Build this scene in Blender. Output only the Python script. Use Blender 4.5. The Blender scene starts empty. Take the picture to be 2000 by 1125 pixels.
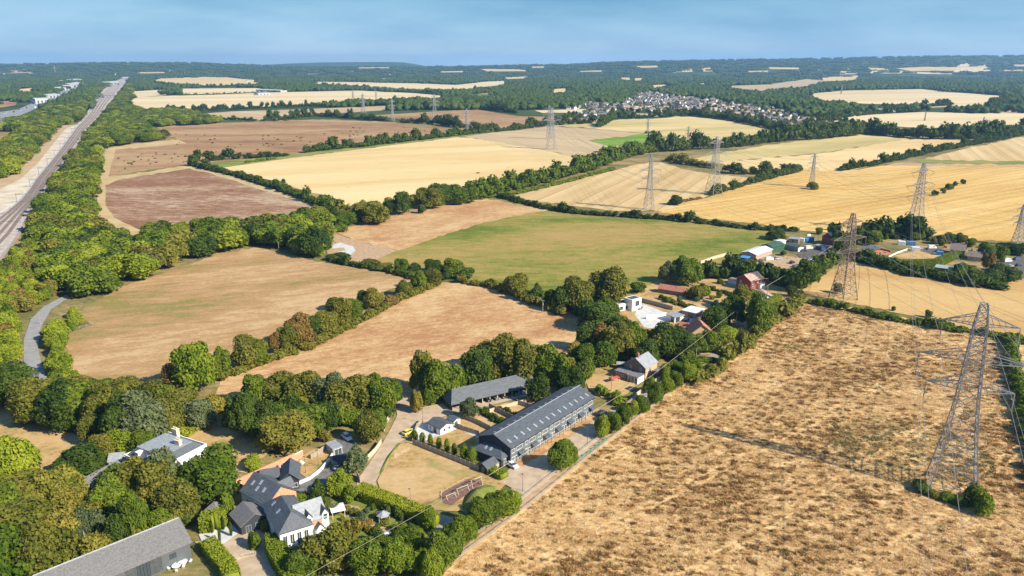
import bpy, bmesh, math, random
import numpy as np
from mathutils import Vector
D=bpy.data; S=bpy.context.scene; COL=S.collection
R=math.radians
# ------------------------------------------------------------------ camera
FPX,YH,H=1500.0,122.0,110.0           # focal length in photo pixels, flat horizon row, flying height
PITCH=math.atan((562.5-YH)/FPX)
cam=D.cameras.new('camera'); camo=D.objects.new('camera',cam); COL.objects.link(camo)
cam.sensor_fit='HORIZONTAL'; cam.angle_x=2*math.atan(1000/FPX)
cam.clip_start=1; cam.clip_end=60000
camo.location=(0,0,H); camo.rotation_euler=(math.pi/2-PITCH,0,0); S.camera=camo
# ------------------------------------------------------------------ sky, sun, exposure
SUN_EL=R(35); SUN_AZ=math.atan2(-0.50,0.87)     # the sun stands to the right and a little behind the camera
W=D.worlds.new('World'); S.world=W; W.use_nodes=True
nt=W.node_tree; nt.nodes.clear()
def N(nt,t,**k):
    n=nt.nodes.new(t)
    for a,b in k.items(): setattr(n,a,b)
    return n
sky=N(nt,'ShaderNodeTexSky',sky_type='NISHITA'); sky.sun_disc=False; sky.sun_elevation=SUN_EL
sky.sun_rotation=math.pi/2-SUN_AZ; sky.altitude=100; sky.air_density=1.0; sky.dust_density=1.0; sky.ozone_density=2.0
tc=N(nt,'ShaderNodeTexCoord'); sx=N(nt,'ShaderNodeSeparateXYZ'); nt.links.new(tc.outputs['Generated'],sx.inputs[0])
mp=N(nt,'ShaderNodeMapping'); mp.inputs['Scale'].default_value=(2.2,2.2,13); nt.links.new(tc.outputs['Generated'],mp.inputs[0])
nz=N(nt,'ShaderNodeTexNoise'); nz.inputs['Scale'].default_value=2.0; nz.inputs['Detail'].default_value=9; nz.inputs['Roughness'].default_value=.55
nt.links.new(mp.outputs[0],nz.inputs['Vector'])
cr=N(nt,'ShaderNodeValToRGB'); cr.color_ramp.elements[0].position=.36; cr.color_ramp.elements[1].position=.66
nt.links.new(nz.outputs[0],cr.inputs[0])
gr=N(nt,'ShaderNodeValToRGB')     # clear air: paler by the horizon, deeper blue above, in the sky's own units
e=gr.color_ramp.elements; e[0].position=0.0; e[0].color=(5.2,7.2,9.3,1); e[1].position=.30; e[1].color=(1.1,2.7,5.6,1)
m1=gr.color_ramp.elements.new(.035); m1.color=(3.0,5.5,8.1,1); m2=gr.color_ramp.elements.new(.085); m2.color=(1.2,3.6,5.7,1)
nt.links.new(sx.outputs[2],gr.inputs[0])
mx=N(nt,'ShaderNodeMix',data_type='RGBA'); mx.inputs[0].default_value=.72
nt.links.new(sky.outputs[0],mx.inputs[6]); nt.links.new(gr.outputs[0],mx.inputs[7])
cl=N(nt,'ShaderNodeMix',data_type='RGBA',blend_type='MULTIPLY'); cl.inputs[7].default_value=(.62,.75,.84,1)
mm=N(nt,'ShaderNodeMath',operation='MULTIPLY'); mm.inputs[1].default_value=.9
nt.links.new(cr.outputs[0],mm.inputs[0]); nt.links.new(mm.outputs[0],cl.inputs[0]); nt.links.new(mx.outputs[2],cl.inputs[6])
bg=N(nt,'ShaderNodeBackground'); bg.inputs[1].default_value=.068
out=N(nt,'ShaderNodeOutputWorld'); nt.links.new(cl.outputs[2],bg.inputs[0]); nt.links.new(bg.outputs[0],out.inputs[0])
sl=D.lights.new('sun','SUN'); sl.energy=4.9; sl.angle=R(.5); sl.color=(1,.90,.73)
so=D.objects.new('sun',sl); COL.objects.link(so)
sd=Vector((math.cos(SUN_AZ)*math.cos(SUN_EL),math.sin(SUN_AZ)*math.cos(SUN_EL),math.sin(SUN_EL)))
so.rotation_euler=(-sd).to_track_quat('-Z','Y').to_euler()
S.view_settings.view_transform='Standard'; S.view_settings.look='None'; S.view_settings.exposure=0.92; S.view_settings.gamma=1
S.cycles.max_bounces=6; S.cycles.transparent_max_bounces=6; S.cycles.volume_bounces=0
# ------------------------------------------------------------------ geometry of the view (real ground positions of traced outlines)
_cp,_sp=math.cos(PITCH),math.sin(PITCH)
CREST=[(-9,128),(0,126),(90,125),(230,123),(330,123),(400,124),(450,126),(520,128),(560,129),(600,130),(820,130),(950,129),(1050,127),(1120,126),(1200,122),(1300,120),(1380,119),(1450,118),(1600,116),(1750,113),(1850,112),(2009,111)]
DH0,DH1=5200.0,9000.0
def crest(px):
    return float(np.interp(px,[c[0] for c in CREST],[c[1] for c in CREST]))
def T(x,y):
    "terrain height: flat farmland, wooded hills rising in the far distance"
    if y<DH0: return 0.0
    px=1000+FPX*x/(y*_cp+H*_sp)
    s=min(1.0,(y-DH0)/(DH1-DH0)); zc=H-(crest(px)-YH)/FPX*DH1*1.02
    s=s*s*(3-2*s)
    return zc*s if y<=DH1 else zc-(y-DH1)*.02
def ray(px,py):
    x=px-1000; y=562.5-py
    return np.array([x,y*_sp+FPX*_cp,y*_cp-FPX*_sp])
def G(px,py,z=0.0):
    d=ray(px,py)
    if py>146:
        t=(H-z)/-d[2]; return Vector((d[0]*t,d[1]*t,z))
    t=3000/d[1]; st=25/d[1]
    for i in range(500):
        q=d*t
        if H+q[2]<=T(q[0],q[1])+z: break
        t+=st
    q=d*t; return Vector((q[0],q[1],T(q[0],q[1])+z))
def P(v):
    x,y,z=v[0],v[1],v[2]-H; c=y*_cp-z*_sp; u=y*_sp+z*_cp
    return 1000+FPX*x/c,562.5-FPX*u/c
def scale_at(g): return FPX/math.hypot(g[1]*_cp+(H)*_sp, g[0])
def inpoly(x,y,poly):
    c=False; j=len(poly)-1
    for i in range(len(poly)):
        xi,yi=poly[i]; xj,yj=poly[j]
        if (yi>y)!=(yj>y) and x<(xj-xi)*(y-yi)/(yj-yi)+xi: c=not c
        j=i
    return c
# ------------------------------------------------------------------ object helpers
def tag(o,label=None,cat=None,group=None,kind=None):
    if label: o['label']=label
    if cat: o['category']=cat
    if group: o['group']=group
    if kind: o['kind']=kind
    return o
def thing(name,label,cat,loc=(0,0,0),rz=0,group=None):
    o=D.objects.new(name,None); COL.objects.link(o); o.location=loc; o.rotation_euler=(0,0,rz); o.empty_display_size=.5
    return tag(o,label,cat,group)
class MB:
    def __init__(s): s.v=[]; s.f=[]; s.m=[]
    def poly(s,pts,m=0):
        b=len(s.v); s.v+= [tuple(p) for p in pts]; s.f.append(tuple(range(b,b+len(pts)))); s.m.append(m)
    def hull(s,bot,top,m=0):
        "prism between two loops of equal length"
        n=len(bot); b=len(s.v); s.v+=[tuple(p) for p in bot]+[tuple(p) for p in top]
        s.f.append(tuple(range(b+n-1,b-1,-1))); s.f.append(tuple(range(b+n,b+2*n))); s.m+=[m,m]
        for i in range(n):
            j=(i+1)%n; s.f.append((b+i,b+j,b+n+j,b+n+i)); s.m.append(m)
    def box(s,x0,x1,y0,y1,z0,z1,m=0):
        s.hull([(x0,y0,z0),(x1,y0,z0),(x1,y1,z0),(x0,y1,z0)],[(x0,y0,z1),(x1,y0,z1),(x1,y1,z1),(x0,y1,z1)],m)
    def tube(s,a,b,r0,r1=None,n=6,m=0):
        r1=r0 if r1 is None else r1
        a=Vector(a); b=Vector(b); d=(b-a)
        if d.length<1e-6: return
        d.normalize(); u=d.orthogonal().normalized(); w=d.cross(u)
        A=[];B=[]
        for i in range(n):
            t=2*math.pi*i/n; q=u*math.cos(t)+w*math.sin(t); A.append(a+q*r0); B.append(b+q*r1)
        s.hull(A,B,m)
    def lathe(s,prof,n=12,c=(0,0),m=0):
        b=len(s.v)
        for r,z in prof:
            for i in range(n):
                t=2*math.pi*i/n; s.v.append((c[0]+r*math.cos(t),c[1]+r*math.sin(t),z))
        for k in range(len(prof)-1):
            for i in range(n):
                j=(i+1)%n; s.f.append((b+k*n+i,b+k*n+j,b+(k+1)*n+j,b+(k+1)*n+i)); s.m.append(m)
    def mesh(s,name,mats,smooth=False):
        me=D.meshes.new(name); me.from_pydata(s.v,[],s.f)
        for q in (mats if isinstance(mats,(list,tuple)) else [mats]): me.materials.append(q)
        me.polygons.foreach_set('material_index',s.m)
        if smooth: me.polygons.foreach_set('use_smooth',[True]*len(s.f))
        me.update(); return me
    def build(s,name,mats,parent=None,smooth=False):
        o=D.objects.new(name,s.mesh(name,mats,smooth)); COL.objects.link(o)
        if parent: o.parent=parent
        return o
def quick(name,me,parent=None,loc=None):
    o=D.objects.new(name,me); COL.objects.link(o)
    if parent: o.parent=parent
    if loc is not None: o.location=loc
    return o
# ------------------------------------------------------------------ materials
def lin(r,g,b): return tuple(((c/255)/12.92 if c<=10 else (((c/255)+.055)/1.055)**2.4) for c in (r,g,b))+(1,)
def bsdf(m,rough=.8,spec=.3):
    m.use_nodes=True; n=m.node_tree.nodes['Principled BSDF']; n.inputs['Roughness'].default_value=rough
    n.inputs['Specular IOR Level'].default_value=spec; return n
_mc={}
def noisy(name,c1,c2,scale=1.0,rough=.8,spec=.3,detail=4,stretch=(1,1,1),bump=0,lo=.35,hi=.65,metal=0):
    "two tones of one surface mixed by noise in object space"
    if name in _mc: return _mc[name]
    m=D.materials.new(name); n=bsdf(m,rough,spec); t=m.node_tree; n.inputs['Metallic'].default_value=metal
    tc=N(t,'ShaderNodeTexCoord'); mp=N(t,'ShaderNodeMapping'); mp.inputs['Scale'].default_value=stretch
    t.links.new(tc.outputs['Object'],mp.inputs[0])
    nz=N(t,'ShaderNodeTexNoise'); nz.inputs['Scale'].default_value=scale; nz.inputs['Detail'].default_value=detail
    t.links.new(mp.outputs[0],nz.inputs['Vector'])
    cr=N(t,'ShaderNodeValToRGB'); cr.color_ramp.elements[0].position=lo; cr.color_ramp.elements[1].position=hi
    cr.color_ramp.elements[0].color=tuple(c1[:3])+(1,); cr.color_ramp.elements[1].color=tuple(c2[:3])+(1,)
    t.links.new(nz.outputs[0],cr.inputs[0]); t.links.new(cr.outputs[0],n.inputs['Base Color'])
    if bump:
        b=N(t,'ShaderNodeBump'); b.inputs['Strength'].default_value=bump; b.inputs['Distance'].default_value=.1
        t.links.new(nz.outputs[0],b.inputs['Height']); t.links.new(b.outputs[0],n.inputs['Normal'])
    _mc[name]=m; return m
def field(name,cols,patch=.01,fine=.6,ang=0,stretch=4,rows=0,rowamt=.0,bump=.0,bd=.3,fineamt=.5,line=None,speck=None,grain=None):
    """ground of one field: broad patches stretched along the working direction, fine grain, drill rows every `rows` m,
    paired wheel tracks every `line` m, dark specks"""
    m=D.materials.new(name); n=bsdf(m,.95,.1); t=m.node_tree; L=t.links.new
    tc=N(t,'ShaderNodeTexCoord'); mp=N(t,'ShaderNodeMapping'); mp.inputs['Rotation'].default_value=(0,0,-R(ang))
    L(tc.outputs['Object'],mp.inputs[0])
    m2=N(t,'ShaderNodeMapping'); m2.inputs['Scale'].default_value=(1/stretch,1,1); L(mp.outputs[0],m2.inputs[0])
    a=N(t,'ShaderNodeTexNoise'); a.inputs['Scale'].default_value=patch; a.inputs['Detail'].default_value=9; a.inputs['Roughness'].default_value=.62
    a.inputs['Distortion'].default_value=.5
    L(m2.outputs[0],a.inputs['Vector'])
    b=N(t,'ShaderNodeTexNoise'); b.inputs['Scale'].default_value=fine; b.inputs['Detail'].default_value=6; b.inputs['Roughness'].default_value=.7
    L(m2.outputs[0],b.inputs['Vector'])
    ad=N(t,'ShaderNodeMath',operation='MULTIPLY_ADD'); ad.inputs[1].default_value=fineamt
    s2=N(t,'ShaderNodeMath',operation='SUBTRACT'); s2.inputs[1].default_value=.5; L(b.outputs[0],s2.inputs[0])
    L(s2.outputs[0],ad.inputs[0]); L(a.outputs[0],ad.inputs[2])
    if grain:
        c=N(t,'ShaderNodeTexNoise'); c.inputs['Scale'].default_value=grain[0]; c.inputs['Detail'].default_value=4; c.inputs['Roughness'].default_value=.7
        m3=N(t,'ShaderNodeMapping'); m3.inputs['Scale'].default_value=(.55,1,1); L(mp.outputs[0],m3.inputs[0]); L(m3.outputs[0],c.inputs['Vector'])
        s3=N(t,'ShaderNodeMath',operation='SUBTRACT'); s3.inputs[1].default_value=.5; L(c.outputs[0],s3.inputs[0])
        a3=N(t,'ShaderNodeMath',operation='MULTIPLY_ADD'); a3.inputs[1].default_value=grain[1]; L(s3.outputs[0],a3.inputs[0]); L(ad.outputs[0],a3.inputs[2]); ad=a3
    cr=N(t,'ShaderNodeValToRGB'); k=len(cols)
    cr.color_ramp.elements[0].position=.34; cr.color_ramp.elements[1].position=.66
    cols=[(c[0],c[1]*.98,c[2]*.86) for c in cols]
    cr.color_ramp.elements[0].color=tuple(cols[0])+(1,); cr.color_ramp.elements[1].color=tuple(cols[-1])+(1,)
    for i in range(1,k-1):
        q=cr.color_ramp.elements.new(.34+.32*i/(k-1)); q.color=tuple(cols[i])+(1,)
    L(ad.outputs[0],cr.inputs[0]); res=cr.outputs[0]
    sp=N(t,'ShaderNodeSeparateXYZ'); L(mp.outputs[0],sp.inputs[0])
    def stripes(period,duty,amt,res,src=1,wob=True):
        w=N(t,'ShaderNodeMath',operation='MULTIPLY_ADD'); w.inputs[1].default_value=1.5; L(a.outputs[0],w.inputs[0]); L(sp.outputs[src],w.inputs[2])
        d=N(t,'ShaderNodeMath',operation='DIVIDE'); d.inputs[1].default_value=period; L(w.outputs[0],d.inputs[0])
        fr=N(t,'ShaderNodeMath',operation='FRACT'); L(d.outputs[0],fr.inputs[0])
        lt=N(t,'ShaderNodeMath',operation='LESS_THAN'); lt.inputs[1].default_value=duty; L(fr.outputs[0],lt.inputs[0])
        ml=N(t,'ShaderNodeMath',operation='MULTIPLY'); ml.inputs[1].default_value=amt; L(lt.outputs[0],ml.inputs[0])
        x=N(t,'ShaderNodeMix',data_type='RGBA',blend_type='MULTIPLY'); x.inputs[7].default_value=(.72,.64,.52,1)
        L(ml.outputs[0],x.inputs[0]); L(res,x.inputs[6]); return x.outputs[2]
    if rows: res=stripes(rows,.5,rowamt,res)
    if line: res=stripes(line,1.6/line,.55,res)
    if speck:
        v=N(t,'ShaderNodeTexNoise'); v.inputs['Scale'].default_value=speck[0]; v.inputs['Detail'].default_value=3; L(tc.outputs['Object'],v.inputs['Vector'])
        g=N(t,'ShaderNodeValToRGB'); g.color_ramp.elements[0].position=speck[1]; g.color_ramp.elements[1].position=speck[1]+(.05 if speck[1]>.65 else .16); L(v.outputs[0],g.inputs[0])
        x=N(t,'ShaderNodeMix',data_type='RGBA'); x.inputs[7].default_value=tuple(speck[2])+(1,); L(g.outputs[0],x.inputs[0]); L(res,x.inputs[6]); res=x.outputs[2]
    L(res,n.inputs['Base Color'])
    if bump:
        bu=N(t,'ShaderNodeBump'); bu.inputs['Strength'].default_value=bump; bu.inputs['Distance'].default_value=bd
        L(b.outputs[0],bu.inputs['Height']); L(bu.outputs[0],n.inputs['Normal'])
    return m
ZL=[0.0]; JR=random.Random(12)
def sheet(name,poly,mat,label=None,z=None,jit=0.0):
    "a flat ground sheet laid on the terrain over a traced outline"
    ZL[0]+=.0025
    far=max(p[1] for p in poly)<300
    zz=(z if z is not None else .02+ZL[0])+(0.25 if far else 0)
    pts=[]
    n=len(poly)
    for i in range(n):
        a=poly[i]; b=poly[(i+1)%n]
        k=max(1,int(math.hypot(a[0]-b[0],a[1]-b[1])/ (12 if far else 9)))
        for j in range(k): q=jit*(0 if j==0 else 1); pts.append((a[0]+(b[0]-a[0])*j/k+JR.gauss(0,.5)*q,a[1]+(b[1]-a[1])*j/k+JR.gauss(0,.5)*q))
    bm=bmesh.new(); vs=[]
    rr=random.Random(len(poly)*7+int(poly[0][0]))
    for p in pts:
        g=G(p[0],p[1]); vs.append(bm.verts.new((g.x,g.y,0)))
    f=bm.faces.new(vs); bmesh.ops.triangulate(bm,faces=[f])
    if min(p[1] for p in poly)<150:
        for _ in range(2): bmesh.ops.subdivide_edges(bm,edges=bm.edges[:],cuts=1)
    for v in bm.verts: v.co.z=T(v.co.x,v.co.y)+zz+(1.5 if v.co.y>4500 else 0)
    bmesh.ops.recalc_face_normals(bm,faces=bm.faces[:])
    if bm.faces[:] and sum(q.normal.z for q in bm.faces)<0: bmesh.ops.reverse_faces(bm,faces=bm.faces[:])
    me=D.meshes.new(name); bm.to_mesh(me); bm.free(); me.materials.append(mat)
    o=quick(name,me); tag(o,label,None,None,'structure'); return o
# ------------------------------------------------------------------ ground, hills and fields
FIELDS=[]
base_m=field('dry_verge_ground',[(.10,.11,.035),(.20,.17,.075),(.34,.24,.13)],patch=.03,fine=.35,stretch=1.5,bump=.3,fineamt=.8)
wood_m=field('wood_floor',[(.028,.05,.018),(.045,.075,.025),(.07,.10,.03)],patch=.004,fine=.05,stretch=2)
g=MB()
ys=list(np.linspace(60,1500,16))+list(np.linspace(1700,DH0,14))+list(np.linspace(DH0+150,DH1,34))
def band(ys,z0):
    for i in range(len(ys)-1):
        y0,y1=ys[i],ys[i+1]; K=60
        for k in range(K):
            def pt(k,y): 
                x=(-1+2*k/K)*(y*1.0+300); return (x,y,T(x,y)+z0)
            g.poly([pt(k,y0),pt(k+1,y0),pt(k+1,y1),pt(k,y1)])
band([-200]+ys[:17],0); tag(g.build('ground',base_m,smooth=True),kind='structure')
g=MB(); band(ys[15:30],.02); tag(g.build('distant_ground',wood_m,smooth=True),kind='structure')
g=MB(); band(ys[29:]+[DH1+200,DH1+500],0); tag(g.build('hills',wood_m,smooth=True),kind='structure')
# far blue hill, behind
g=MB(); DF=12500.
prof=[(440,131),(520,126),(560,124),(620,122),(700,121.3),(760,121),(790,122),(812,125),(830,131)]
for i in range(len(prof)-1):
    q=[]
    for (px,py) in (prof[i],prof[i+1]):
        x=(px-1000)/FPX*DF*_cp; q.append((x,H-(py-YH)/FPX*DF*1.02))
    (x0,z0),(x1,z1)=q
    g.poly([(x0,DF-2500,-5),(x1,DF-2500,-5),(x1,DF,z1),(x0,DF,z0)]); g.poly([(x0,DF,z0),(x1,DF,z1),(x1,DF+2500,-5),(x0,DF+2500,-5)])
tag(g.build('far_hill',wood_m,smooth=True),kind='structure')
def F(name,poly,mat,keep=True,label=None):
    poly=[(2900 if p[0]==2060 else p[0],p[1]) for p in poly]      # fields run on beyond the picture's right edge
    o=sheet(name,poly,mat,label,jit=1.6 if ('field' in name or 'lawn' in name or 'garden' in name or 'strip' in name or 'track' in name) and min(p[1] for p in poly)>225 else 0)
    if keep: FIELDS.append(poly)
    return o
wheat=dict(cols=[(.43,.30,.145),(.52,.385,.20),(.60,.46,.26)],patch=.008,fine=.25,stretch=9,fineamt=.35,bump=.1)
pale=field('pale_stubble',[(.52,.42,.27),(.60,.50,.34),(.66,.56,.40)],patch=.006,fine=.1,stretch=8,ang=15,rows=24,rowamt=.12,fineamt=.25)
m_light=field('light_wheat_stubble',[(.52,.38,.19),(.60,.46,.26),(.64,.52,.32)],patch=.012,fine=.22,stretch=6,ang=20,fineamt=.45,rows=9,rowamt=.10,speck=(.09,.69,(.42,.30,.15)))
m_gold=field('gold_wheat_stubble',[(.46,.29,.10),(.58,.40,.165),(.66,.48,.24)],patch=.009,fine=.16,stretch=9,ang=33,rows=10,rowamt=.26,line=33,fineamt=.5,grain=(.5,.45))
m_gold2=field('gold_green_stubble',[(.36,.31,.14),(.52,.42,.22),(.62,.49,.30)],patch=.010,fine=.12,stretch=6,ang=25,rows=24,rowamt=.1,fineamt=.3)
m_pink=field('striped_stubble',[(.45,.32,.17),(.54,.41,.24),(.60,.47,.31)],patch=.01,fine=.15,stretch=9,ang=66,rows=17,rowamt=.32,line=34,fineamt=.35)
m_tan=field('cut_straw_field',[(.39,.24,.10),(.46,.30,.135),(.51,.36,.18)],patch=.02,fine=.3,stretch=3,ang=-20,fineamt=.5,bump=.2,grain=(1.0,.5),speck=(.35,.72,(.25,.16,.07)))
m_grey=field('grey_tan_stubble',[(.38,.29,.19),(.44,.34,.23),(.49,.39,.27)],patch=.01,fine=.12,stretch=6,ang=-35,rows=20,rowamt=.15,line=40,fineamt=.3)
m_brown=field('bare_brown_field',[(.21,.115,.065),(.305,.19,.11),(.39,.27,.165)],patch=.010,fine=.09,stretch=3,ang=8,fineamt=.7,bump=.3,grain=(.4,.5),speck=(.05,.70,(.10,.10,.04)))
m_purple=field('weathered_brown_field',[(.19,.095,.058),(.27,.16,.108),(.40,.31,.235)],patch=.02,fine=.2,stretch=2.2,ang=-12,fineamt=.9,bump=.3,grain=(.8,.6),speck=(.2,.72,(.16,.11,.06)))
m_track=field('trampled_track',[(.36,.27,.15),(.43,.33,.19),(.48,.38,.24)],patch=.05,fine=.3,stretch=1,fineamt=.5)
m_green=field('green_pasture',[(.095,.130,.020),(.160,.180,.035),(.26,.215,.065),(.34,.235,.10)],patch=.016,fine=.2,stretch=2.6,ang=0,fineamt=.6,bump=.25,grain=(.9,.5))
m_past=field('dry_pasture',[(.21,.185,.065),(.33,.21,.105),(.37,.235,.13),(.46,.33,.20)],patch=.022,fine=.2,stretch=3,ang=20,fineamt=.75,bump=.3,grain=(1.1,.6))
m_past2=field('scorched_paddock',[(.34,.18,.095),(.43,.27,.145),(.52,.375,.225)],patch=.035,fine=.3,stretch=1.7,ang=25,fineamt=.8,bump=.35,grain=(1.2,.8))
m_lawn=field('scorched_lawn',[(.20,.17,.06),(.38,.25,.12),(.45,.31,.165),(.47,.345,.21)],patch=.05,fine=.5,stretch=1.6,ang=10,fineamt=.5,bump=.3,grain=(1.8,.5),speck=(.07,.60,(.17,.19,.055)))
m_crop=field('green_crop',[(.10,.19,.025),(.15,.27,.035),(.19,.31,.06)],patch=.03,fine=.3,stretch=6,ang=15,fineamt=.6)
m_verge=field('grass_verge',[(.12,.16,.035),(.19,.22,.06),(.29,.26,.10)],patch=.05,fine=.4,stretch=3,fineamt=.7,bump=.2)
m_rough=field('rough_dry_grass_ground',[(.33,.19,.085),(.46,.29,.14),(.57,.39,.20),(.65,.48,.28)],patch=.12,fine=.55,stretch=1.8,ang=-8,fineamt=1.3,bump=.6,bd=.6)
m_dirt=noisy('packed_earth',(.32,.21,.12),(.45,.32,.20),.5,.95)
m_asph=noisy('asphalt',(.10,.10,.10),(.17,.165,.16),.6,.9,detail=8)
m_asph_l=noisy('worn_pale_asphalt',(.24,.22,.20),(.33,.30,.26),.4,.9,detail=8)
m_block=noisy('block_paving',(.36,.27,.18),(.46,.36,.26),.35,.9,detail=9)
m_lane=noisy('grey_lane_tarmac',(.22,.22,.22),(.29,.285,.28),.4,.9,detail=8)
m_conc=noisy('pale_concrete',(.44,.44,.43),(.56,.56,.54),.5,.8)
m_ballast=noisy('track_ballast',(.33,.27,.24),(.47,.41,.37),.25,.95,detail=10)
m_railbed=noisy('rusty_sleepers',(.15,.11,.085),(.22,.165,.13),1.,.9)
m_chalk=noisy('chalk_slope',(.42,.35,.25),(.60,.53,.41),.06,.95,detail=10,stretch=(1,1,1))
m_slope=noisy('bare_earth_slope',(.36,.25,.14),(.44,.33,.20),.08,.95,detail=8)
m_motor=noisy('motorway_asphalt',(.20,.21,.22),(.27,.28,.29),.1,.9)
# far and middle fields
F('pale_field',[(247,198),(270,190),(400,184),(600,179),(700,177),(830,183),(900,190),(840,192),(760,195),(660,199),(560,206),(420,213),(320,216),(290,218),(250,208)],pale)
F('pale_field',[(370,224),(450,218),(600,213),(750,207),(790,206),(785,213),(700,219),(590,226),(520,236),(410,233)],m_grey)
F('pale_field',[(252,179),(320,175),(325,186),(270,190)],pale)
F('pale_field',[(350,173),(500,172),(560,178),(400,184),(355,186)],pale)
F('pale_field',[(290,161),(315,154),(430,152),(505,157),(505,165),(420,168),(330,164)],m_light)
F('pale_field',[(605,160),(700,161),(820,163),(890,166),(950,160),(990,158),(990,165),(890,176),(780,173),(720,170),(620,165)],pale)
F('pale_field',[(1572,184),(1650,177),(1800,174),(1850,180),(1900,183),(1990,190),(1940,212),(1860,208),(1750,204),(1700,203),(1620,199)],pale)
F('pale_field',[(1640,231),(1700,224),(1800,219),(1900,221),(2060,226),(2060,264),(1950,258),(1850,254),(1750,247),(1690,240)],pale)
F('pale_field',[(1945,217),(2060,186),(2060,222),(1960,222)],m_grey)
F('pale_field',[(1395,169),(1500,165),(1575,155),(1615,158),(1570,170),(1480,178)],m_grey)
F('pale_field',[(1294,142),(1390,140),(1396,146),(1310,149)],m_light)
F('pale_field',[(1750,134),(1800,131),(1925,132),(1925,138.5),(1780,139.5)],m_light)
F('pale_field',[(1700,144),(1760,144),(1920,147),(1935,150),(1810,151),(1700,148)],pale)
F('pale_field',[(1066,175),(1115,172),(1110,181),(1078,182)],m_light)
F('pale_field',[(1242,129.5),(1283,128.5),(1285,132),(1250,133)],m_light)
F('pale_field',[(1605,153),(1675,152),(1672,158),(1608,159)],m_light)
F('pale_field',[(1266,167),(1300,165),(1300,171),(1270,172)],m_light)
F('pale_field',[(550,146),(640,145),(640,149),(555,149)],m_grey)
F('pale_field',[(940,135),(1020,136),(1018,139.5),(950,140)],m_light)
F('pale_field',[(0,144),(60,143),(68,146),(0,148)],m_grey)
F('pale_field',[(1500,132),(1560,132.5),(1560,136),(1504,135.5)],m_light)
F('pale_field',[(1980,127),(2020,126),(2020,130),(1982,130)],m_light)
for q_ in ([(1213,153.5),(1229,153),(1231,157),(1215,157)],[(1239,154),(1254,153),(1256,157),(1241,158)],[(1318,160),(1352,160),(1350,162.5),(1322,162.5)],[(1348,164),(1384,162.5),(1382,166),(1350,167)],[(1695,133),(1727,133.5),(1725,136),(1698,135.5)],[(1005,136.5),(1028,137),(1026,140),(1008,139.5)],[(1038,130.5),(1062,130),(1062,132.5),(1040,133)],[(18,176),(72,171),(70,178),(30,183)],[(1460,139),(1500,138.5),(1500,141),(1464,141.5)],[(860,140),(905,139),(905,141.5),(862,142)],[(270,141.5),(320,141),(322,143.5),(275,144)],[(1640,146),(1675,145.5),(1674,148),(1642,148.5)],[(1130,139),(1175,138),(1175,140.5),(1132,141)],[(700,132),(760,131.5),(760,133.5),(702,134)],[(985,152),(1030,150.5),(1030,154),(988,155)],[(1960,137),(1998,136.5),(1998,139),(1962,139.5)]):
    F('pale_field',q_,m_light)
F('green_field',[(905,186),(960,180),(980,183),(930,190)],m_green)
F('pale_field',[(1044,216),(1145,213),(1142,220),(1060,221)],pale)
F('pale_field',[(1228,221),(1295,223),(1290,229),(1235,227)],m_grey)
F('pale_field',[(1665,212),(1860,205),(1850,209),(1690,218)],m_grey)
F('brown_field',[(285,250),(400,243),(520,236),(640,234),(760,238),(900,259),(860,268),(700,290),(590,300),(480,310),(370,321),(300,331),(208,347),(196,330),(215,290),(340,277),(345,270),(290,257)],m_brown)
F('brown_field',[(725,226),(850,218),(930,214),(1010,227),(1080,228),(1165,233),(1000,256),(930,251),(840,240)],m_brown)
F('earth_track',[(204,290),(225,286),(342,272),(365,280),(225,293),(212,345),(300,334),(370,322),(440,340),(545,374),(642,404),(630,418),(600,428),(450,440),(300,458),(240,480),(205,462),(178,440),(180,400),(184,350),(193,310)],m_track)
F('brown_field',[(206,362),(240,348),(300,341),(370,329),(430,345),(540,380),(622,406),(600,420),(500,436),(400,446),(280,452),(222,425),(206,400)],m_purple,False)
F('bare_strip',[(187,300),(204,292),(198,340),(190,380),(190,420),(200,460),(180,442),(176,410),(180,360)],m_brown,False)
F('light_stubble_field',[(418,326),(600,305),(750,285),(890,268),(940,272),(1020,285),(1080,297),(1155,315),(1075,335),(1000,352),(860,374),(760,400),(692,408),(640,385),(520,350),(440,332)],m_light)
F('grey_stubble_field',[(896,267),(1000,254),(1080,247),(1250,258),(1345,262),(1400,272),(1270,299),(1156,315),(1080,297),(940,272)],m_grey)
F('gold_stubble_field',[(1060,245),(1200,235),(1345,228),(1420,236),(1510,255),(1470,268),(1400,282),(1360,279),(1310,268),(1250,260),(1160,251)],m_gold2)
F('green_crop_field',[(1150,275),(1255,262),(1312,270),(1200,286)],m_crop,False)
F('green_verge',[(378,322),(540,305),(740,280),(890,262),(1100,241),(1200,232),(1200,235),(1060,246),(895,268),(740,287),(590,306),(440,327)],m_verge,False)
F('striped_stubble_field',[(1000,385),(1080,362),(1180,338),(1250,320),(1290,317),(1340,332),(1400,342),(1470,347),(1520,349),(1420,369),(1380,384),(1300,412),(1200,412),(1060,395)],m_pink)
F('gold_green_field',[(1330,318),(1400,300),(1500,283),(1690,262),(1775,272),(1600,299),(1400,318)],m_gold2)
F('gold_stubble_field',[(1400,319),(1600,300),(1770,272),(1900,272),(1880,282),(1800,302),(1720,318),(1650,338),(1560,330),(1470,332)],m_light)
F('gold_stubble_field',[(1805,311),(1880,292),(1990,268),(2060,262),(2060,320),(1900,316)],m_pink)
F('green_crop_strip',[(1788,313),(1900,314),(2060,319),(2060,327),(1900,322),(1800,319)],m_verge)
F('gold_stubble_field',[(1285,415),(1420,372),(1560,327),(1650,338),(1700,327),(1760,318),(1800,320),(2060,328),(2060,490),(1900,470),(1700,460),(1560,450),(1450,434),(1350,425)],m_gold)
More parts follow.
